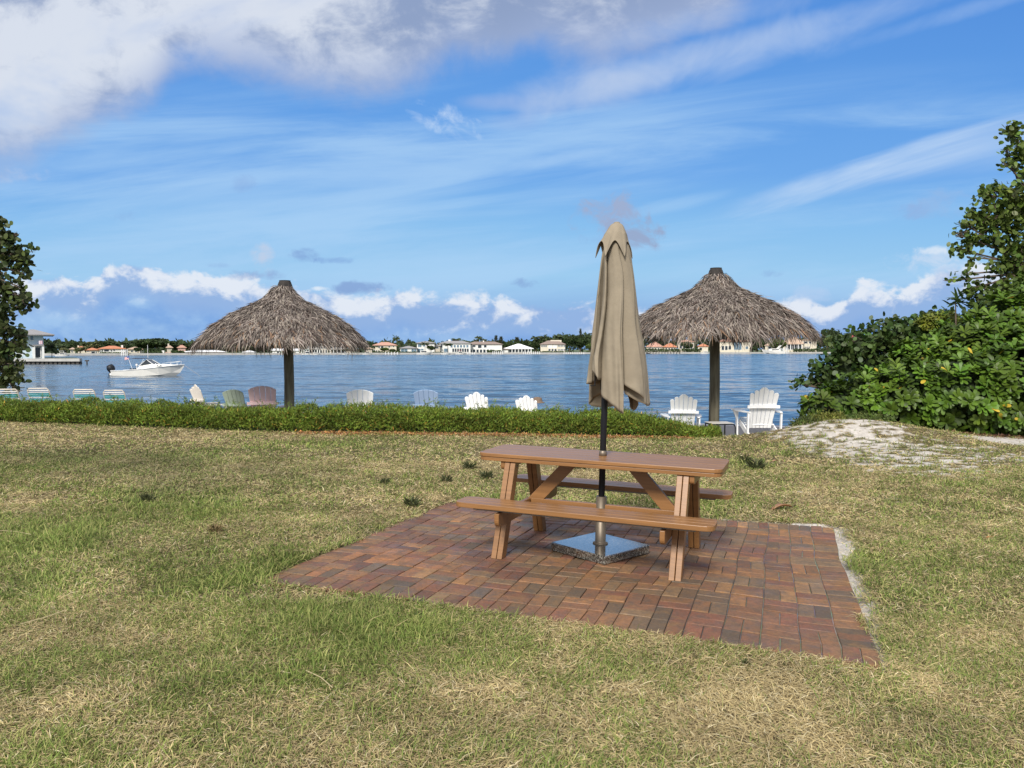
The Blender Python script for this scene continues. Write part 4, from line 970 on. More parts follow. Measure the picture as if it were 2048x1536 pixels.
house('far_villa', 198, 250, 698, 691.5, 711, WALLW, ROOFO, 'long white villa under a bright orange tile roof, left of the boat', chim=[(245, 3.5, 690)], wins=[(203.5, 206, 699, 703), (208.5, 218, 699, 703), (221.5, 224, 699.5, 703), (227, 230, 699, 702)]+row(198, 208, 4, 1.6, 706, 710.5)+row(209, 222, 3, 2.8, 706, 710.5))
house('far_house', 256, 284, 699, 693.5, 709, WALLC, ROOFT, 'tan-roofed house left of the big round tree', D=352, wins=[(262, 266, 701, 704), (270, 274, 701, 704)])
house('stone_house', 334, 344, 696, 690, 706, WALLT, ROOFT, 'small tan turreted house right of the round tree', D=365, chim=[(337, 3, 687)])
house('far_house', 356, 371, 696, 689, 704, WALLP, ROOFPK, 'pinkish-roofed house peeping above trees left of the thatch', D=380)
house('pink_house', 368, 451, 704.5, 700, 710.6, WALLP, ROOFW, 'long pink single-storey house with white roof beneath the left thatch', style='hip', wins=[(371.5, 374, 706, 708.5)]+row(380, 402, 6, 2.6, 705.8, 709), over=.9)
house('cottage', 486, 511, 705, 700.5, 710.3, WALLC, ROOFW, 'small cream cottage with flat white roof left of the thatch post', wins=[(489.5, 492, 705.8, 707.5), (497, 500, 705.8, 709.8)])
house('boat_house', 545, 598, 701.5, 697, 710, WALLW, ROOFW, 'white gabled waterside house cut by the left thatch post', wins=[(554, 558, 703, 706), (586, 590, 703, 707, GLASSB)], style='gable')
house('mansion', 613, 656, 690, 684, 706.5, WALLT, ROOFG, 'beige colonnaded mansion below the right side of the left thatch', wins=row(614, 655, 9, 2.6, 692, 697)+row(614, 655, 8, 2.8, 700, 706), cols=[(603, 640, 8, 699.2, 707, 3.)])
house('mansion', 658, 705, 692, 688.5, 706.5, WALLT, ROOFG, 'grey-roofed mansion wing with blue windows, right of the colonnaded one', wins=row(661, 704, 7, 2.8, 693, 697, GLASSB)+[(677, 689, 700, 706)], cols=[(660, 690, 5, 699.5, 707, 3.)])
house('far_house', 732, 744, 698, 694, 706, WALLT, ROOFT, 'tan-roofed low house at the left of the orange-roofed villa')
house('far_villa', 747, 793, 691, 684, 706, WALLC, ROOFPK, 'cream villa with orange-tan hip roof left of the twin palms', wins=[(757, 760, 692.5, 696), (762, 767, 692.5, 696), (777, 780, 692.5, 695), (786, 788, 692, 694)]+row(743, 760, 4, 2.3, 700, 706))
house('modern_house', 800, 834, 697, 691.7, 705.5, WALLW, ROOFG, 'low modern white house with large grey-green windows', wins=[(802, 815, 697.6, 704, GLASSB), (823, 833, 697, 704, GLASSB)])
house('modern_tower', 834, 869, 686.5, 682, 705.5, WALLW, ROOFG, 'white two-storey block with grey roof attached right of the low modern house', wins=[(836, 843, 687.5, 694, GLASSB), (846, 850, 688, 693, GLASSB), (835, 847, 697.5, 705, GLASSB)], over=.8)
house('far_house', 868, 880, 692, 688.5, 705, WALLT, ROOFG, 'grey-roofed annex between two white houses', wins=[(870, 877, 694, 697)])
house('white_mansion', 879, 941, 687.5, 681.5, 706, WALLW, ROOFG, 'white two-storey mansion behind three palms at mid shore', wins=[(881, 885, 689, 695), (888, 896, 697, 705, GLASSB)]+row(900, 938, 6, 4, 690, 695, GLASSB)+row(904, 938, 7, 3.6, 697, 704), chim=[(899, 4, 679)])
house('tile_mansion', 934, 1004, 689, 683, 707, WALLW, ROOFBR, 'white mansion with brown hip roof and arcade, right of the palms', wins=[(945, 951, 690.5, 694), (956, 963, 690, 696), (968, 973, 690, 695)]+row(938, 986, 7, 4.6, 699, 706), chim=[(967, 2.5, 681)])
house('pool_house', 1003, 1016, 699, 695, 707, WALLW, ROOFBR, 'low brown-roofed wing joining the white pavilion')
house('white_pavilion', 1012, 1062, 697.8, 687.3, 706, WALLW, ROOFW, 'open pavilion with a bright white hip roof', wins=[(1014, 1060, 698.6, 704.5, GLASS)], over=1.6, cols=[(1011, 1063, 9, 698.2, 706, 1.6)], dep=14)  # full-width dark pane stands in for the shade inside the open porch
house('brown_mansion', 1081, 1130, 689, 681, 703.5, WALLC, ROOFBR, 'beige two-storey mansion under a layered brown roof left of the closed umbrella', wins=row(1082, 1094, 3, 2.6, 690.5, 694)+row(1096, 1114, 2, 7, 690, 696, TRIMW)+row(1115, 1130, 5, 1.8, 690.5, 693.5)+row(1096, 1114, 3, 4, 698, 702)+row(1115, 1130, 5, 1.8, 698, 701.5), chim=[(1112, 22, 680)])
house('tan_house', 1293, 1325, 694, 683, 706, WALLT, ROOFPK, 'pinkish-tan roofed house just right of the closed umbrella', wins=row(1296, 1320, 4, 3.2, 696, 701))
house('red_roof_wing', 1326, 1353, 694.5, 686, 706, WALLC, ROOFO, 'low wing with orange-red roof beside the pinkish-tan house', wins=row(1330, 1352, 4, 3.2, 696, 700))
house('pillared_house', 1356, 1388, 684, 679, 706, WALLT, ROOFPK, 'tall cream pillared house behind the right thatch fringe', wins=row(1358, 1386, 4, 4.5, 687, 697))
house('red_roof_wing', 1396, 1416, 693, 687, 706, WALLC, ROOFO, 'low orange-red roof left of the right thatch post', wins=[(1400, 1404, 695, 700)])
house('glass_mansion', 1437, 1503, 683.5, 675, 704, WALLC, ROOFPK, 'cream mansion with tall glass wall right of the thatch post', wins=[(1443, 1448, 692, 700), (1450, 1455, 692, 700), (1468, 1483, 684.5, 699.5, GLASSB), (1457, 1462, 692, 699), (1491, 1496, 693, 698, GLASSB)], chim=[(1486, 4, 672)])
house('far_house', 1530, 1548, 691.5, 685, 704, WALLC, ROOFT, 'tan-roofed cottage behind the moored yacht', wins=[(1536, 1543, 693, 697)])
house('tan_mansion', 1567, 1606, 688, 673, 702, WALLC, ROOFT, 'mansion with big tan hip roof and dark columned porch', wins=[(1571, 1603, 689.5, 699, GLASS)], cols=[(1566, 1604, 6, 688.6, 701, 1.5)], chim=[])
house('cream_wing', 1602, 1633, 681, 677.5, 702, WALLC, ROOFT, 'cream two-storey wing right of the big tan roof', wins=[(1607, 1615, 683, 687), (1618, 1622, 683, 687)]+row(1604, 1620, 4, 2.4, 693, 699), chim=[(1624, 4, 674)])
house('red_roofed_house', 1684, 1722, 682, 670.5, 702, WALLW, ROOFR, 'white house with a bright red roof left of the big shrubs', wins=[(1687, 1697, 683.5, 688), (1710, 1718, 683.5, 688)], dep=12)
# gateways on the left shore
for (p0, p1, q0, lb) in ((280, 288, 701.5, 'white arched gateway on the shore under the round tree'), (323.5, 328, 701, 'narrow white gate pillar right of the round tree'), (331, 341, 704, 'pinkish open pavilion beside the gate pillar')):
    D = DS(p0)+8; a_ = P(p0, q0, D); b2 = P(p1, q0, D); w = b2.x-a_.x; H_ = a_.z-FG
    m = MB().box(0, .5, 0, .6, -.3, H_).box(w-.5, w, 0, .6, -.3, H_).box(.501, w-.501, 0, .6, H_*.62, H_*.85)
    o = m.build('gateway', WALLW if 'pink' not in lb else WALLP); o.location = (a_.x, D, FG); tag(o, lb, 'gateway')

# ------------------------------------------------------------ far trees
def crown_proto(name, n, col, flat=1.0, lobes=7, seed=0):
    rr = np.random.default_rng(seed); root = empty(name)
    L_ = [(np.array([0, 0, .62]), np.array([.34, .34, .30*flat]))]
    for k in range(lobes): a_ = rr.random()*6.28; q_ = rr.uniform(.15, .34); L_.append((np.array([q_*math.cos(a_), q_*math.sin(a_), rr.uniform(.42, .82)]), np.array([1, 1, .8*flat])*rr.uniform(.14, .24)))
    p_, n_ = shell_pts(L_, n, .75, 1.08); p_[:, 2] = np.clip(p_[:, 2], .08, 1.03)
    V, Q, C = scatter(p_, 2, .01, .075, .06, col, .45); link('crown', npmesh('crown', V, Q, C), LEAFD, root)
    blobcore(L_, .7).build('inner_crown', HEDGEC, root)
    MB().tube([(0, 0, 0), (.01, 0, .3), (0, 0, .6)], [.035, .03, .02], 6).build('trunk', BARK, root); return root
def palm_proto(seed, frond=.34, th=.72):
    rr = np.random.default_rng(seed); root = empty('palm_tree'); m = MB(); lean = rr.uniform(-.06, .06)
    m.tube([(0, 0, 0), (lean*.3, 0, th*.5), (lean, 0, th)], [.022, .016, .013], 6); m.build('trunk', BARK, root); parts = []
    for k in range(17):
        a_ = k*2.399+rr.random()*.4; e_ = rr.uniform(-.35, 1.2); d0 = np.array([math.cos(a_)*math.cos(e_), math.sin(a_)*math.cos(e_), math.sin(e_)]); nseg = 9; Lf = frond*rr.uniform(.8, 1.1)
        pts = []; p_ = np.array([lean, 0, th]); d_ = d0.copy()
        for s_ in range(nseg): pts.append(p_.copy()); p_ = p_+d_*Lf/nseg; d_ = norm((d_-[0, 0, .17])[None])[0]
        pts = np.array(pts); dirs = np.gradient(pts, axis=0); side = norm(np.cross(dirs, [0, 0, 1.])+1e-6)
        for sg in (-1, 1):
            parts.append(strips(pts, side*sg*.8+norm(dirs)*.5+[0, 0, -.5], np.tile([0, 0, 1.], (nseg, 1)), Lf*.42*np.sin(np.linspace(.5, 2.9, nseg)), Lf*.16, [(0, 1, 0), (1, .2, -.1)], tint((.07, .095, .04), nseg, .3)))
    V, Q, C = join(parts); link('crown', npmesh('crown', V, Q, C), LEAFD, root); return root
def spiky_proto(seed):
    rr = np.random.default_rng(seed); root = empty('casuarina_tree'); MB().tube([(0, 0, 0), (0, 0, .95)], [.025, .006], 6).build('trunk', BARK, root)
    n = 700; z = rr.uniform(.12, 1, n); w = .26*(1-z)**.6*rr.random(n); a_ = rr.random(n)*6.28
    V, Q, C = strips(np.stack([w*np.cos(a_), w*np.sin(a_), z], -1), np.stack([np.cos(a_)*.6, np.sin(a_)*.6, .8+0*a_], -1), rdir(n), rr.uniform(.05, .13, n), .022, [(0, .6, 0), (.5, 1, .03), (1, .1, 0)], tint((.05, .06, .03), n, .4)); link('crown', npmesh('crown', V, Q, C), LEAFD, root); return root
PR = {'round': [crown_proto('broadleaf_tree', 1500, (.055, .085, .03), .8, 9, 1)], 'tree': [crown_proto('broadleaf_tree', 900, (.045, .072, .024), 1, 8, s) for s in (2, 3, 4)], 'olive': [crown_proto('olive_tree', 700, (.17, .17, .075), 1, 8, s) for s in (5, 6)],
      'lime': [crown_proto('broadleaf_tree', 800, (.10, .14, .035), 1, 8, 8)], 'palm': [palm_proto(s) for s in (1, 2, 3)], 'date': [palm_proto(9, .55, .5)], 'spiky': [spiky_proto(s) for s in (1, 2)]}
used = {}
def far_tree(kind, px, yt, wpx, lb, back=30., D=None, yb=708):
    D = D or DS(px)+back; i = used.get(kind, 0); used[kind] = i+1; L_ = PR[kind]; o = L_[i] if i < len(L_) else copy_tree(L_[i % len(L_)])
    p_ = P(px, yt, D); H_ = p_.z-FG; W_ = wpx*D/F
    wn_ = {'round': .9, 'tree': .85, 'olive': .85, 'lime': .85, 'palm': .58, 'date': 1.0, 'spiky': .42}[kind]
    o.matrix_world = Matrix.Translation((p_.x, D, FG)) @ Matrix.Rotation(random.random()*6.28, 4, 'Z') @ Matrix.Diagonal((W_/wn_*(1.3 if kind == 'palm' else 1.1), W_/wn_*(1.3 if kind == 'palm' else 1.1), H_*1.06/{'palm': .98, 'date': .95}.get(kind, 1.0), 1))
    tag(o, lb, 'tree', 'trees on the far shore' if D > 200 else None)
far_tree('date', 103, 678, 32, 'bushy date palm beside the white peninsula house', D=165)
far_tree('round', 312, 675, 60, 'broad round dark tree left of the boat antenna')
T_ = [('tree', 148, 682, 18, 'dark tree behind the white peninsula house garden'), ('palm', 121, 689, 14, 'short grey palm right of the date palm'), ('palm', 134, 690, 12, 'thin palm over the white canopy boat'), ('olive', 128, 696, 14, 'olive bush behind the white canopy'),
      ('olive', 160, 694, 22, 'yellowish olive tree in front of the orange cottage'), ('palm', 168, 682, 10, 'dark palm behind the orange cottage'), ('olive', 186, 684, 26, 'grey-green tree over the orange villa, left'), ('palm', 196, 679, 13, 'tall palm behind the left of the orange villa'), ('tree', 180, 684, 22, 'dark treetop left behind the orange villa'),
      ('tree', 209, 682, 18, 'dark treetop behind the middle of the orange roof'), ('palm', 219, 679, 14, 'palm over the orange roof, left of the pair'), ('palm', 228, 680, 13, 'palm over the orange roof, right of the pair'), ('palm', 243, 681, 13, 'palm over the chimney of the orange villa'), ('palm', 251, 680, 13, 'rightmost palm behind the orange villa'),
      ('tree', 268, 688, 18, 'small tree left of the round tree'), ('tree', 279, 686, 20, 'dark shrub tree touching the round tree'), ('tree', 276, 695, 14, 'clipped dark tree by the arched gateway'), ('tree', 306, 697, 26, 'dark bushes under the round tree'),
      ('tree', 350, 688, 16, 'dark tree right of the turreted house'), ('palm', 366, 682, 14, 'palm left of the thatch over the pink house'), ('tree', 380, 686, 26, 'dark tree behind the pink house, left'), ('tree', 404, 688, 26, 'dark tree behind the pink house, middle'), ('tree', 430, 690, 26, 'dark tree behind the pink house, right'),
      ('tree', 466, 692, 34, 'dense dark tree between the pink house and cottage'), ('lime', 490, 692, 20, 'greener tree behind the cream cottage'), ('tree', 524, 686, 28, 'dark tree right of the cream cottage'), ('tree', 545, 684, 22, 'tree above the white waterside house'), ('tree', 562, 686, 22, 'tree left of the thatch post'),
      ('tree', 604, 690, 20, 'tree right of the thatch post'), ('palm', 662, 682, 14, 'palm between the two beige mansions'), ('palm', 680, 684, 14, 'palm before the grey-roofed mansion wing'), ('tree', 718, 678, 30, 'large dark tree at the tip of the left thatch'), ('lime', 702, 697, 24, 'rounded bush on the shore before the mansion wing'),
      ('palm', 750, 690, 14, 'short palm before the orange-tan villa'), ('tree', 742, 685, 16, 'low tree left of the orange-tan villa'), ('lime', 769, 695, 18, 'rounded bush in front of the orange-tan villa'), ('tree', 785, 698, 14, 'dark bush right in front of the orange-tan villa'), ('palm', 792, 670, 13, 'taller of the twin palms right of the orange-tan villa'), ('palm', 801, 677, 10, 'shorter of the twin palms right of the orange-tan villa'),
      ('palm', 825, 688, 12, 'distant palm behind the low modern house'), ('palm', 850, 683, 16, 'palm before the white two-storey block'), ('tree', 862, 691, 14, 'dark bush right of the white two-storey block'), ('palm', 896, 684, 17, 'low palm before the white mansion, left'), ('palm', 914, 673, 17, 'tall palm of the white mansion'), ('palm', 907, 680, 13, 'palm beside the tall one on the white mansion'), ('palm', 934, 679, 14, 'palm at the right end of the white mansion'),
      ('palm', 957, 668, 13, 'tallest palm of the group over the brown roof'), ('palm', 952, 676, 10, 'small palm left of the tallest palm'), ('palm', 968, 674, 13, 'palm right of the tallest palm'), ('spiky', 992, 674, 12, 'thin casuarina left of a pair'), ('spiky', 1002, 676, 14, 'casuarina right of a pair'), ('tree', 1014, 684, 16, 'dark tree left above the white pavilion'),
      ('spiky', 1034, 677, 16, 'feathery tree behind the white pavilion peak'), ('tree', 1040, 681, 30, 'broad tree behind the white pavilion'), ('tree', 1060, 686, 20, 'tree at the right end of the white pavilion'), ('palm', 1070, 668, 17, 'palm between the pavilion and the brown-roofed mansion'), ('tree', 1072, 681, 22, 'tree left of the brown-roofed mansion'), ('palm', 1087, 669, 15, 'palm above the brown-roofed mansion, left'), ('tree', 1094, 675, 20, 'treetop behind the brown-roofed mansion'),
      ('palm', 1117, 666, 18, 'palm above the brown-roofed mansion, right'), ('tree', 1139, 669, 26, 'round-topped tree right of the brown-roofed mansion'), ('spiky', 1161, 662, 9, 'spire-like conifer left of the closed umbrella'), ('tree', 1160, 672, 24, 'dark tree under the conifer spire'), ('tree', 1178, 671, 24, 'dark tree touching the closed umbrella'), ('lime', 1180, 687, 16, 'brighter tree low beside the closed umbrella'),
      ('tree', 1374, 683, 20, 'tree by the pillared house'), ('palm', 1390, 684, 14, 'palm between the red roofs'), ('palm', 1348, 682, 12, 'palm over the orange-red wing'), ('tree', 1512, 681, 20, 'tree right of the glass mansion'), ('tree', 1528, 677, 24, 'tall tree left of the yacht cottage'), ('lime', 1559, 679, 28, 'round clipped tree above the yacht'),
      ('tree', 1506, 693, 14, 'dark bush at the right end of the glass mansion'), ('tree', 1655, 658, 22, 'tall dark tree left of the red-roofed house, left half'), ('tree', 1668, 662, 24, 'tall dark tree left of the red-roofed house, right half'), ('lime', 1658, 672, 18, 'greener low palmlike tree before the tall dark ones'), ('tree', 1640, 676, 20, 'dark tree right of the cream wing'), ('palm', 1692, 664, 14, 'palm over the red roof, left'), ('palm', 1709, 660, 15, 'palm over the red roof, right'), ('tree', 1730, 672, 26, 'tree right of the red-roofed house')]
for i, (k_, px, yt, w_, lb) in enumerate(T_): far_tree(k_, px, yt, w_, lb, back=6. if any(s_ in lb for s_ in ('before', 'front', 'bush', 'clipped', 'low beside', 'by the')) else 34.)
# far-off belt of woods that reads as one mass behind the houses
n = 34000; px = rng.uniform(-900, 3000, n); D = np.interp(px, [150, 1700], [330, 480])+rng.uniform(60, 90, n); x = (px-1024)/F*D
tp = np.interp(px, [0, 150, 260, 300, 420, 600, 720, 850, 960, 1050, 1130, 1200, 1350, 1500, 1600, 1700, 2000], [691, 687, 691, 690, 690, 690, 688, 690, 688, 686, 676, 674, 682, 684, 683, 676, 676])
tp = tp-4-8*(fbm(px*.11, px*0+2., 3)-.5)*2
ztop = EYE+(HOR-tp)/F*D; z = FG+(ztop-FG)*rng.random(n)**.6
V, Q, C = strips(np.stack([x, D, z], -1), rdir(n), rdir(n)+[0, -1, .5], rng.uniform(1.2, 2.6, n), rng.uniform(.8, 1.6, n), [(0, .4, 0), (.5, 1, .05), (1, .3, 0)], tint((.042, .065, .026), n, .45)*(.7+.7*fbm(px*.2, z*.4, 2))[:, None])
tag(link('far_woods', npmesh('far_woods', V, Q, C), LEAFD), 'dark band of woods behind the houses across the bay', 'woods', kind='stuff')
def far_hedge(p0, p1, yt, lb, yb=707.5, back=2., col=(.055, .085, .028)):
    D = DS((p0+p1)/2)+back; a_ = P(p0, yt, D); b2 = P(p1, yt, D); w = b2.x-a_.x; H_ = a_.z-FG+.3
    n = int(w*H_*14)+200; x = rng.uniform(0, w, n); z = H_*rng.random(n)**.6*(.8+.3*fbm(x*.5, x*0+p0, 2)); y = rng.uniform(0, 1.8, n)-.2
    V, Q, C = strips(np.stack([x, y, z], -1), rdir(n), rdir(n)+[0, -1, .4], .6, .45, [(0, .4, 0), (.5, 1, .05), (1, .3, 0)], tint(col, n, .4))
    o = link('shore_hedge', npmesh('shore_hedge', V, Q, C), LEAFD); o.location = (a_.x, D, FG-.3); tag(o, lb, 'hedge', 'hedges and mangroves on the far shore')
for a_ in ((200, 256, 705.5, 'dark hedge in front of the orange-roofed villa'), (289, 322, 702, 'hedge between the gateway and the gate pillar'), (342, 366, 702, 'hedge left of the pink house'), (744, 799, 703.5, 'mangrove hedge before the orange-tan villa'), (797, 832, 704, 'rounded hedge before the low modern house'), (864, 887, 705, 'low hedge left of the white mansion'), (974, 1003, 701, 'green bushes right of the arcade'),
           (1082, 1128, 703, 'hedge before the brown-roofed mansion'), (1172, 1200, 703.5, 'hedge behind the closed umbrella'), (1293, 1362, 698, 'tall clipped hedge before the pinkish-tan house'), (1364, 1402, 697, 'clipped hedge before the pillared house'), (1588, 1640, 697, 'mangrove mass right of the yacht'), (1640, 1730, 695.5, 'mangrove mass before the red-roofed house'), (560, 590, 706, 'low shrubs left of the thatch post')): far_hedge(*a_)
# docks
def dock(p0, p1, lb, yt=703.5, n=8, wht=True):
    D = DS((p0+p1)/2)-6; a_ = P(p0, 706, D); b2 = P(p1, 706, D); w = b2.x-a_.x; r = empty('dock', (a_.x, D, WATER), 0, lb, 'dock', 'docks on the far shore'); H_ = P(p0, yt, D).z-WATER
    MB().box(0, w, 0, 2, .75, .95).build('deck', DOCKM, r)
    for k in range(n): MB().tube([(w*(k+.2)/n, -.25, -1), (w*(k+.2)/n, -.25, H_)], .2, 6).build('piling', TRIMW if wht else DARKW, r)
for a_ in ((243, 258, 'dock with pale pilings under the orange villa right end', 699, 4), (985, 1008, 'dock with tall pale pilings left of the pavilion', 702.5, 6), (1046, 1082, 'pale-railed dock between pavilion and brown-roofed mansion', 703, 9), (1127, 1171, 'long dock left of the closed umbrella', 704.5, 10), (1293, 1364, 'long dark dock right of the closed umbrella', 702.5, 12), (1560, 1578, 'dock beside the moored yacht', 696, 6), (1678, 1722, 'white-post dock before the red-roofed house', 698.5, 6), (770, 800, 'thin dock before the twin palms', 704, 5), (560, 590, 'dark boat lift left of the thatch post', 703, 6), (934, 952, 'short pale dock before the arcade', 704.5, 5)): dock(*a_[:3], yt=a_[3], n=a_[4], wht='dark' not in a_[2])

# ------------------------------------------------------------ boats
def hull(st, m=None):
    """stations: (x, half beam, gunwale z, chine half beam, chine z, keel z)"""
    m = m or MB(); vs = []
    for x_, b_, g_, cb_, cz, kz in st: vs += [(x_, -b_, g_), (x_, -cb_, cz), (x_, 0, kz), (x_, cb_, cz), (x_, b_, g_)]
    k = len(st); fs = [(i*5+j, (i+1)*5+j, (i+1)*5+j+1, i*5+j+1) for i in range(k-1) for j in range(4)]
    fs += [(0, 1, 2, 3, 4)]+[(i*5, i*5+4, (i+1)*5+4, (i+1)*5) for i in range(k-1)]
    return m.add(vs, fs)
q = P(299, 752, 80.); bt = empty('motorboat', (q.x, 80., WATER), R(-4), 'white cabin motorboat with black outboard moored on the bay', 'boat')
hull([(-3.5, 1.15, .52, 1.05, .02, -.25), (-2, 1.2, .56, 1.1, 0, -.35), (0, 1.22, .72, 1.08, 0, -.4), (1.5, 1.12, .9, .8, .1, -.35), (2.6, .8, 1.03, .4, .35, -.15), (3.3, .42, 1.1, .12, .7, .3), (3.72, .04, 1.15, .02, 1.05, .95)]).build('hull', HULLW, bt)
m = MB()
for s in (-1, 1): m.tube([(-3.5, s*1.17, .53), (-2, s*1.22, .57), (0, s*1.24, .73), (1.5, s*1.14, .91), (2.6, s*.82, 1.04), (3.3, s*.44, 1.11), (3.74, s*.04, 1.16)], .035, 6)
m.build('rub_rail', TRIMW, bt)
m = MB(); vs = []
for x_, b_, z0_, z1_ in ((-.95, .95, .62, .66), (-.6, .95, .62, 1.02), (.5, .9, .78, 1.2), (1.6, .7, .92, 1.2), (2.7, .4, 1.04, 1.16), (3.3, .15, 1.1, 1.13)): vs += [(x_, -b_, z0_), (x_, -b_*.8, z1_), (x_, b_*.8, z1_), (x_, b_, z0_)]
m.add(vs, [(i*4+j, (i+1)*4+j, (i+1)*4+j+1, i*4+j+1) for i in range(5) for j in range(3)]+[(0, 1, 2, 3)]); m.build('cabin', HULLW, bt)
m = MB().add([(-.75, -.72, 1.0), (.75, -.66, 1.21), (-.0, -.5, 1.66), (-.75, .72, 1.0), (.75, .66, 1.21), (0, .5, 1.66)], [(0, 1, 2), (3, 5, 4), (1, 4, 5, 2)]); m.build('windshield', GLASS, bt)
m = MB()
for s in (-1, 1): m.tube([(-.75, s*.73, 1.0), (0, s*.51, 1.67), (.76, s*.67, 1.21)], .035, 6)
m.tube([(0, -.51, 1.67), (0, .51, 1.67)], .035, 6).build('windshield_frame', TRIMW, bt)
MB().box(1.05, 1.75, -.73, -.705, .98, 1.1).build('cabin_window', GLASS, bt)
m = MB(); m.add([(-1.85, -.9, 1.72), (.0, -.9, 1.80), (.0, .9, 1.80), (-1.85, .9, 1.72), (-.9, -.9, 1.84), (-.9, .9, 1.84)], [(0, 4, 5, 3), (4, 1, 2, 5), (0, 1, 4), (3, 5, 2)]); m.build('bimini', mat('navy_cloth', (.04, .05, .09), .8, .1), bt)
m = MB()
for s in (-1, 1):
    for (xa, xb) in ((-1.7, -1.2), (-.1, -.55)): m.tube([(xa, s*.88, 1.73), (xb, s*1.1, .72)], .018, 6)
m.build('bimini_frame', TRIMW, bt)
MB().tube([(-.4, .5, 1.2), (-.42, .5, 3.2)], .02, 6).build('antenna', TRIMW, bt)
m = MB()
for s in (-1, 1):
    m.tube([(1.75, s*.85, 1.0), (1.85, s*.82, 1.28), (2.7, s*.6, 1.42), (3.4, s*.25, 1.5), (3.5, 0, 1.5)], .017, 6)
    for x_, b_ in ((2.6, .66), (3.2, .36)): m.tube([(x_, s*b_, 1.05), (x_+.08, s*b_*.9, 1.44)], .014, 6)
m.build('bow_rail', TRIMW, bt)
m = MB().lathe([(.0, -.02), (.2, 0), (.3, .12), (.32, .35), (.24, .55), (.0, .6)], 14, Matrix.Translation((-4.0, 0, .45)) @ Matrix.Rotation(R(-28), 4, 'Y') @ Matrix.Scale(1.25, 4)); mo = m.build('outboard_motor', BLACKM, bt, smooth=True)
MB().beam((-4.02, 0, .55), (-4.35, 0, -.25), .22, .3).build('motor_leg', BLACKM, mo)
MB().box(-3.95, -3.5, -.6, .6, .05, .25).build('swim_platform', TRIMW, bt)
MB().box(-1.6, -1.05, -.9, .2, .6, .78).build('seat', GLASS, bt)
m = MB().lathe([(0, 0), (.09, .02), (.12, .12), (.09, .22), (0, .25)], 10, Matrix.Translation((-.95, -.7, 1.0))); m.tube([(-.95, -.7, .6), (-.95, -.7, 1.02)], .03, 6); m.build('searchlight', TRIMW, bt, smooth=True)
m = MB()
for k in range(7): m.cur = (.55, .08, .08) if k % 2 == 0 else (.75, .7, .7); m.add([(-2.35, -.5, 1.62+k*.04), (-1.9, -.5, 1.72+k*.04), (-1.9, -.5, 1.76+k*.04), (-2.35, -.5, 1.66+k*.04)], [(0, 1, 2, 3)])
m.cur = (.05, .07, .25); m.add([(-2.1, -.51, 1.83), (-1.9, -.51, 1.87), (-1.9, -.51, 2.01), (-2.1, -.51, 1.96)], [(0, 1, 2, 3)])
m.tube([(-1.88, -.5, 1.2), (-1.88, -.5, 2.05)], .015, 6); m.build('flag', FLAGM, bt)
MB().tube([(3.7, 0, 1.1), (4.6, 0, .55), (5.4, 0, 0)], .015, 5).build('mooring_line', DOCKM, bt)
def small_boat(px, D, Lm, Hm, lb, canopy=None, name='moored_boat'):
    q = P(px, 706, D); r = empty(name, (q.x, D, WATER), random.uniform(-.1, .1), lb, 'boat', 'boats moored on the far shore'); s = Lm/2
    hull([(-s, .17*Lm, .10*Lm, .15*Lm, 0, -.02*Lm), (0, .17*Lm, .11*Lm, .14*Lm, 0, -.03*Lm), (s*.6, .13*Lm, .13*Lm, .06*Lm, .02*Lm, -.02*Lm), (s, .01*Lm, .16*Lm, .005*Lm, .14*Lm, .12*Lm)]).build('hull', HULLW, r)
    MB().box(-s*.5, s*.3, -.1*Lm, .1*Lm, .11*Lm, .11*Lm+Hm*.4, Matrix.Identity(4)).build('cabin', HULLW, r)
    MB().box(-s*.42, s*.25, -.103*Lm, -.1005*Lm, .13*Lm, .10*Lm+Hm*.33).build('cabin_window', GLASS, r)
    m = MB(); m.box(-s*.45, s*.15, -.1*Lm, .1*Lm, .11*Lm+Hm*.75, .11*Lm+Hm*.8)
    for a_ in (-s*.42, s*.1): m.tube([(a_, -.09*Lm, .11*Lm), (a_, -.09*Lm, .11*Lm+Hm*.76)], .05, 5)
    m.build('hardtop', canopy or TRIMW, r)
small_boat(616, DS(616)-4, 5.5, 2.6, 'boat with pale teal canopy moored below the colonnaded mansion', mat('pale_teal', (.4, .6, .56), .7, .1))
small_boat(632, DS(632)-7, 5., 1.4, 'low dark-topped boat right of the teal-canopied one', GLASS)
small_boat(691, DS(691)-4, 3., .9, 'tiny white boat below the grey-roofed mansion wing')
small_boat(736, DS(736)-5, 5., 1.9, 'white boat moored by the large dark tree')
small_boat(849, DS(849)-6, 8., 2.8, 'white cruiser moored before the white two-storey block')
small_boat(922, DS(922)-6, 5.5, 2., 'boat with reddish cover before the white mansion', mat('red_cover', (.4, .12, .12), .8, .1))
small_boat(892, DS(892)-6, 5.5, 1.0, 'low white boat left of the red-covered one')
small_boat(1412, DS(1412)-6, 6.5, 1.8, 'white boat half hidden behind the right thatch post')
small_boat(127, 300, 5.5, 1.8, 'small boat with peaked white canopy beyond the peninsula')
q = P(1546, 706, DS(1546)-8); D = DS(1546)-8
y = empty('yacht', (q.x, D, WATER), R(180), 'sleek white motor yacht moored left of the columned mansion', 'boat')
hull([(-6.4, 1.9, 1.5, 1.7, 0, -.4), (-2, 2., 1.6, 1.8, 0, -.6), (2, 1.9, 1.9, 1.3, .1, -.6), (5, 1.1, 2.3, .4, .8, 0), (6.6, .05, 2.7, .02, 2.4, 2.0)]).build('hull', HULLW, y)
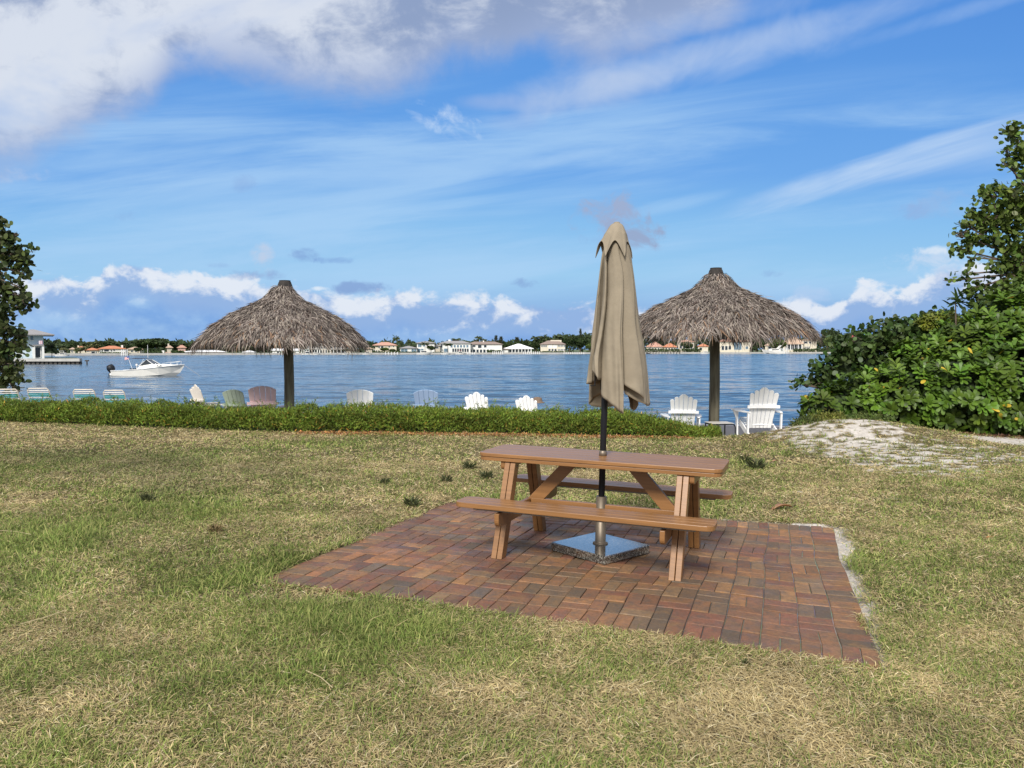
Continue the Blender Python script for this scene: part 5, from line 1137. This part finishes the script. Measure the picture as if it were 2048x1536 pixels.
m = MB(); m.add([(-4, -1.5, 1.5), (3.6, -1.2, 1.9), (1.2, -1, 3.0), (-3.6, -1.2, 3.0), (-4, 1.5, 1.5), (3.6, 1.2, 1.9), (1.2, 1, 3.0), (-3.6, 1.2, 3.0)], [(0, 1, 2, 3), (4, 7, 6, 5), (1, 5, 6, 2), (2, 6, 7, 3), (3, 7, 4, 0)]); m.build('cabin', HULLW, y)
MB().box(-3., 1.2, 1.36, 1.40, 2.1, 2.6).build('cabin_window', GLASS, y)
m = MB()
for s in (-1, 1): m.beam((-2.6, s*1.2, 2.9), (-4.4, s*1.1, 4.9), .35, .5)
m.box(-4.6, -4., -1.1, 1.1, 4.7, 4.95); m.build('radar_arch', HULLW, y)

# ------------------------------------------------------------ sun and sky
SUN_EL, SUN_AZ = 39., 196.                                            # from the left behind the camera, veiled by cloud
ld = bpy.data.lights.new('sun', 'SUN'); ld.energy = 4.6; ld.angle = R(14); ld.color = (1, .95, .88); lo_ = bpy.data.objects.new('sun', ld); COL.objects.link(lo_)
sd = Vector((math.sin(R(SUN_AZ))*math.cos(R(SUN_EL)), math.cos(R(SUN_AZ))*math.cos(R(SUN_EL)), math.sin(R(SUN_EL))))
lo_.rotation_euler = sd.to_track_quat('Z', 'Y').to_euler()
W = bpy.data.worlds.new('World'); SC.world = W; W.use_nodes = True; nt = W.node_tree; nt.nodes.clear(); nn = nt.nodes.new; lk = nt.links.new
out = nn('ShaderNodeOutputWorld'); bg = nn('ShaderNodeBackground'); sky = nn('ShaderNodeTexSky'); sky.sky_type = 'NISHITA'; sky.sun_disc = False; sky.sun_elevation = R(SUN_EL); sky.sun_rotation = R(SUN_AZ)
tc = nn('ShaderNodeTexCoord'); sx = nn('ShaderNodeSeparateXYZ'); lk(tc.outputs['Generated'], sx.inputs[0])
class S:
    def __init__(s, k): s.k = k
    def _o(s, op, b_, rev=False):
        q_ = nn('ShaderNodeMath'); q_.operation = op
        for i, v in enumerate((b_, s) if rev else (s, b_)):
            if isinstance(v, S): lk(v.k, q_.inputs[i])
            elif v is not None: q_.inputs[i].default_value = v
        return S(q_.outputs[0])
    def __add__(s, o_): return s._o('ADD', o_)
    __radd__ = __add__
    def __sub__(s, o_): return s._o('SUBTRACT', o_)
    def __rsub__(s, o_): return s._o('SUBTRACT', o_, True)
    def __mul__(s, o_): return s._o('MULTIPLY', o_)
    __rmul__ = __mul__
    def __truediv__(s, o_): return s._o('DIVIDE', o_)
    def abs(s): return s._o('ABSOLUTE', None)
    def max(s, o_): return s._o('MAXIMUM', o_)
    def min(s, o_): return s._o('MINIMUM', o_)
    def step(s, a_, b_, c_=0., d_=1.):
        q_ = nn('ShaderNodeMapRange'); q_.interpolation_type = 'SMOOTHSTEP'; lk(s.k, q_.inputs[0])
        if a_ > b_: a_, b_, c_, d_ = b_, a_, d_, c_
        for i, v in enumerate((a_, b_, c_, d_)): q_.inputs[i+1].default_value = v
        return S(q_.outputs[0])
def noi(x_, y_, det=5, rough=.55, dist=0., z_=0.):
    cb_ = nn('ShaderNodeCombineXYZ'); lk(x_.k, cb_.inputs[0]); lk(y_.k, cb_.inputs[1]); cb_.inputs[2].default_value = z_
    q_ = nn('ShaderNodeTexNoise'); q_.inputs['Scale'].default_value = 1; q_.inputs['Detail'].default_value = det; q_.inputs['Roughness'].default_value = rough; q_.inputs['Distortion'].default_value = dist
    lk(cb_.outputs[0], q_.inputs['Vector']); return S(q_.outputs[0])
def cmix(f, a_, b_):
    q_ = nn('ShaderNodeMix'); q_.data_type = 'RGBA'
    if isinstance(f, S): lk(f.k, q_.inputs[0])
    else: q_.inputs[0].default_value = f
    for i, v in ((6, a_), (7, b_)):
        if isinstance(v, tuple): q_.inputs[i].default_value = (*v, 1)
        else: lk(v, q_.inputs[i])
    return q_.outputs[2]
def srgb(r_, g_, b_): return tuple(((v/255+.055)/1.055)**2.4 if v > 10 else v/255/12.92 for v in (r_, g_, b_))
def ramp(s_, pts, a_, b_):
    """piecewise curve through (x, value); value may be number or colour"""
    q_ = nn('ShaderNodeValToRGB'); lk(((s_-a_)*(1/(b_-a_))).k, q_.inputs[0]); el = q_.color_ramp.elements
    while len(el) > 1: el.remove(el[0])
    for i, (x_, v) in enumerate(pts):
        p_ = min(max((x_-a_)/(b_-a_), 0), 1); e_ = el[0] if i == 0 else el.new(p_)
        if i == 0: e_.position = p_
        e_.color = (*v, 1) if isinstance(v, tuple) else (v, v, v, 1)
    return q_.outputs[0]
ax_, ay_, az_ = S(sx.outputs[0]), S(sx.outputs[1]), S(sx.outputs[2])
ya_ = ay_.abs().max(.12); GX = ax_/ya_; GE = az_/ya_
def XE(px, py): r_ = ray(px, py); return r_[0]/r_[1], r_[2]/r_[1]
el_pts = [(-.02, srgb(122, 158, 216)), (XE(1024, 690)[1], srgb(128, 170, 226)), (XE(1024, 620)[1], srgb(136, 180, 232)), (XE(1024, 550)[1], srgb(152, 203, 242)), (XE(1024, 450)[1], srgb(134, 192, 242)), (XE(1024, 350)[1], srgb(108, 170, 238)), (XE(1024, 200)[1], srgb(96, 160, 234)), (XE(1024, 0)[1], srgb(84, 147, 227)), (.9, srgb(58, 112, 205))]
base = ramp(GE, el_pts, -.05, 1.0)
sk = nn('ShaderNodeVectorMath'); sk.operation = 'SCALE'; lk(sky.outputs[0], sk.inputs[0]); sk.inputs['Scale'].default_value = .09
base = cmix(.10, base, sk.outputs[0])
# cirrus streaks
Et = GE-GX*.10
c1 = noi(GX*1.9, Et*17, 6, .62, .5, 3.); c2 = noi(GX*1.2+3., Et*6, 4, .5, .3, 8.)
cm = (c1*.55+c2*.55).step(.46, .70)*GE.step(.03, .09)*GE.step(.38, .27)*.66
base = cmix(cm, base, srgb(176, 212, 246))
_nc = {}
def line_blob(px, py, rx, ry, tiltv, amp, col, base, nsx, nsy, soft=.6, nam=1.2, z_=1.):
    X0, E0 = XE(px, py); dx = (GX-X0)*(F/rx); dy = (GE-E0-(GX-X0)*tiltv)*(F/ry)
    key = (nsx, nsy, (.3 if tiltv > 0 else -.3) if abs(tiltv) > .14 else 0.)
    if key not in _nc: _nc[key] = noi(GX*nsx, (GE-GX*key[2])*nsy, 4, .62, .4, 3.7)
    n_ = _nc[key]
    m_ = (1-dx*dx*.6-dy*dy+(n_-.5)*nam*2).step(0, soft*1.6)*amp
    return cmix(m_, base, col)
base = line_blob(1830, 318, 330, 40, .27, .9, srgb(200, 222, 247), base, 3, 22, 1.0, 1.1, 2.)
base = line_blob(2048, 290, 260, 60, .22, .55, srgb(186, 212, 244), base, 3, 14, 1.2, .8, 5.)
base = line_blob(1110, 318, 110, 15, .16, .6, srgb(170, 206, 244), base, 4, 30, 1., .9, 7.)
base = line_blob(1345, 410, 110, 18, .22, .5, srgb(176, 212, 246), base, 5, 40, 1., .9, 9.)
base = line_blob(860, 410, 460, 13, .10, .45, srgb(168, 208, 246), base, 3, 40, 1., .9, 12.)
base = line_blob(380, 400, 260, 26, .06, .35, srgb(165, 205, 244), base, 3, 26, 1., .9, 14.)
# broad soft cloud bank overhead, upper left
tb_ = [(-.9, .22), (XE(0, 0)[0], XE(0, 352)[1])]+[XE(a_, b_) for a_, b_ in ((60, 345), (130, 300), (240, 262), (300, 225), (345, 165), (420, 155), (520, 165), (600, 195), (720, 210), (800, 190), (900, 145), (1010, 150), (1080, 120), (1180, 125), (1330, 95), (1450, 60))]+[(.40, .50), (.6, .60), (.9, .7)]
Eb = S(ramp(GX, [(a_, b_) for a_, b_ in tb_], -1., 1.))
nb1 = noi(GX*5, GE*7, 6, .58, .3, 21.); nb2 = noi(GX*2.6+1., GE*4, 5, .55, .4, 33.); nb3 = noi(GX*12, GE*16, 6, .62, .3, 40.)
bm = (GE-Eb+(nb1-.5)*.11+(nb3-.5)*.05).step(-.016, .045)
bm = bm*(1-(nb2.step(.56, .70)*.35))
cb1 = cmix((nb2*.35+nb1*.3+nb3*.35+(GX+.45).abs()*-.10+.035).step(.43, .56), srgb(146, 163, 196), srgb(222, 228, 238))
edge = (GE-Eb).step(.0, .09)
cb2 = cmix(edge, srgb(160, 178, 215), cb1)
base = cmix(bm*.93, base, cb2)
# diagonal softer cloud, upper right
for (px, py, rx, ry, tl, am, cc, z_) in ((1180, 175, 150, 62, .12, .85, srgb(186, 203, 232), 51.), (1330, 135, 260, 46, .30, .85, srgb(190, 208, 236), 53.), (1640, 62, 330, 46, .33, .72, srgb(170, 196, 236), 57.), (1400, 40, 190, 36, .2, .5, srgb(178, 198, 232), 59.), (1900, 30, 260, 22, .30, .5, srgb(160, 192, 238), 61.),
                                   (985, 205, 75, 22, .0, .6, srgb(172, 192, 230), 63.), (1020, 245, 60, 22, 0., .4, srgb(150, 178, 228), 64.)):
    base = line_blob(px, py, rx, ry, tl, am, cc, base, 8, 11, 1., .95, z_)
base = line_blob(885, 238, 58, 30, -.3, .75, srgb(210, 228, 250), base, 26, 34, 1.5, 3.2, 66.)
base = line_blob(930, 262, 34, 9, -.4, .6, srgb(205, 226, 250), base, 26, 34, 1.4, 2.6, 66.)
# cumulus line over the horizon
tp_ = [(-.9, XE(1024, 560)[1])]+[XE(a_, b_) for a_, b_ in ((0, 590), (40, 555), (110, 548), (165, 566), (190, 555), (215, 530), (270, 522), (325, 540), (345, 552), (440, 556), (560, 572), (640, 580), (700, 600), (760, 596), (800, 582), (850, 596), (1000, 600), (1100, 606), (1190, 606), (1300, 625), (1500, 640), (1600, 600), (1660, 620), (1720, 575), (1760, 580), (1800, 590), (1840, 560), (1900, 540), (2048, 545))]+[(.9, .1)]
# two ramps because one ramp holds at most 32 stops
Etp = S(ramp(GX, tp_[:30], -1., 1.))
k1 = noi(GX*22, GE*30, 6, .6, .25, 71.); k2 = noi(GX*9, GE*16, 5, .55, .3, 75.); k3 = noi(GX*50, GE*70, 4, .6, .2, 77.)
tdn = Etp-GE
kmask = (tdn+(k2-.5)*.035+(k1-.5)*.05+(k3-.5)*.016+.004).step(-.002, .009)
hl = (1-(tdn-.0).step(.004, .040))*.75+(k1-.5)*3.2+(k2-.5)*2.2+.02
kc = cmix(hl.step(.15, .85), srgb(148, 180, 226), srgb(230, 236, 246))
kc = cmix(tdn.step(.028, .062), kc, cmix((k2*.7+k1*.3).step(.40, .62), srgb(116, 163, 226), srgb(166, 202, 240)))
base = cmix(kmask*GE.step(-.01, .012)*tdn.step(.03, .09, .93, .62), base, kc)
for (px, py, rx, ry, am, cc, z_) in ((1222, 436, 62, 40, 1.3, srgb(158, 176, 210), 81.), (1270, 462, 48, 32, 1.3, srgb(152, 172, 206), 82.), (1200, 482, 40, 14, .5, srgb(140, 166, 214), 83.), (525, 518, 17, 34, .9, srgb(196, 208, 230), 84.), (515, 550, 52, 11, .7, srgb(136, 162, 210), 85.), (600, 510, 26, 15, .75, srgb(126, 158, 212), 86.),
                                   (670, 521, 32, 6, .6, srgb(120, 156, 214), 87.), (725, 577, 45, 11, .8, srgb(124, 152, 206), 88.), (1048, 567, 24, 9, .6, srgb(124, 152, 206), 89.), (1880, 410, 62, 26, .45, srgb(158, 184, 224), 90.), (1820, 420, 30, 16, .35, srgb(146, 168, 216), 91.), (1545, 546, 22, 8, .5, srgb(130, 158, 212), 92.), (244, 432, 20, 12, .25, srgb(130, 158, 212), 93.), (490, 368, 22, 18, .3, srgb(130, 158, 212), 94.),
                                   (1735, 575, 26, 14, .9, srgb(226, 234, 246), 95.), (1870, 525, 60, 26, .75, srgb(214, 225, 243), 95.), (1930, 560, 70, 24, .6, srgb(160, 184, 226), 95.), (1870, 500, 30, 8, .8, srgb(230, 238, 248), 95.), (1620, 592, 34, 16, .6, srgb(186, 208, 240), 96.), (640, 577, 14, 4, .9, srgb(235, 242, 250), 97.), (440, 530, 20, 6, .4, srgb(130, 160, 214), 98.), (30, 350, 60, 14, .4, srgb(196, 206, 228), 99.)):
    base = line_blob(px, py, rx*1.15, ry*1.25, 0., am*.85, cc, base, 26, 34, .9, 2.3, z_)
# bright out-of-view cloud overhead and behind the viewer, added to fill the light
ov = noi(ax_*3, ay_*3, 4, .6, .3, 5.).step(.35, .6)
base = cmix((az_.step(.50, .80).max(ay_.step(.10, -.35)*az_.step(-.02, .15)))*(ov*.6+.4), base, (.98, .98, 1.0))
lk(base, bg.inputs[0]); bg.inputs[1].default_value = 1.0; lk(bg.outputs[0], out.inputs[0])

# ------------------------------------------------------------ camera
cam = bpy.data.cameras.new('camera'); co = bpy.data.objects.new('camera', cam); COL.objects.link(co); SC.camera = co
cam.sensor_width = 36; cam.lens = 36*F/2048; cam.clip_end = 9000; cam.clip_start = .05
co.location = (0, 0, EYE); co.rotation_euler = (math.pi/2-PITCH, 0, 0)
SC.view_settings.view_transform = 'Standard'; SC.view_settings.look = 'None'; SC.view_settings.gamma = 1; SC.view_settings.exposure = 0
SC.cycles.max_bounces = 6; SC.cycles.diffuse_bounces = 3; SC.cycles.transparent_max_bounces = 8
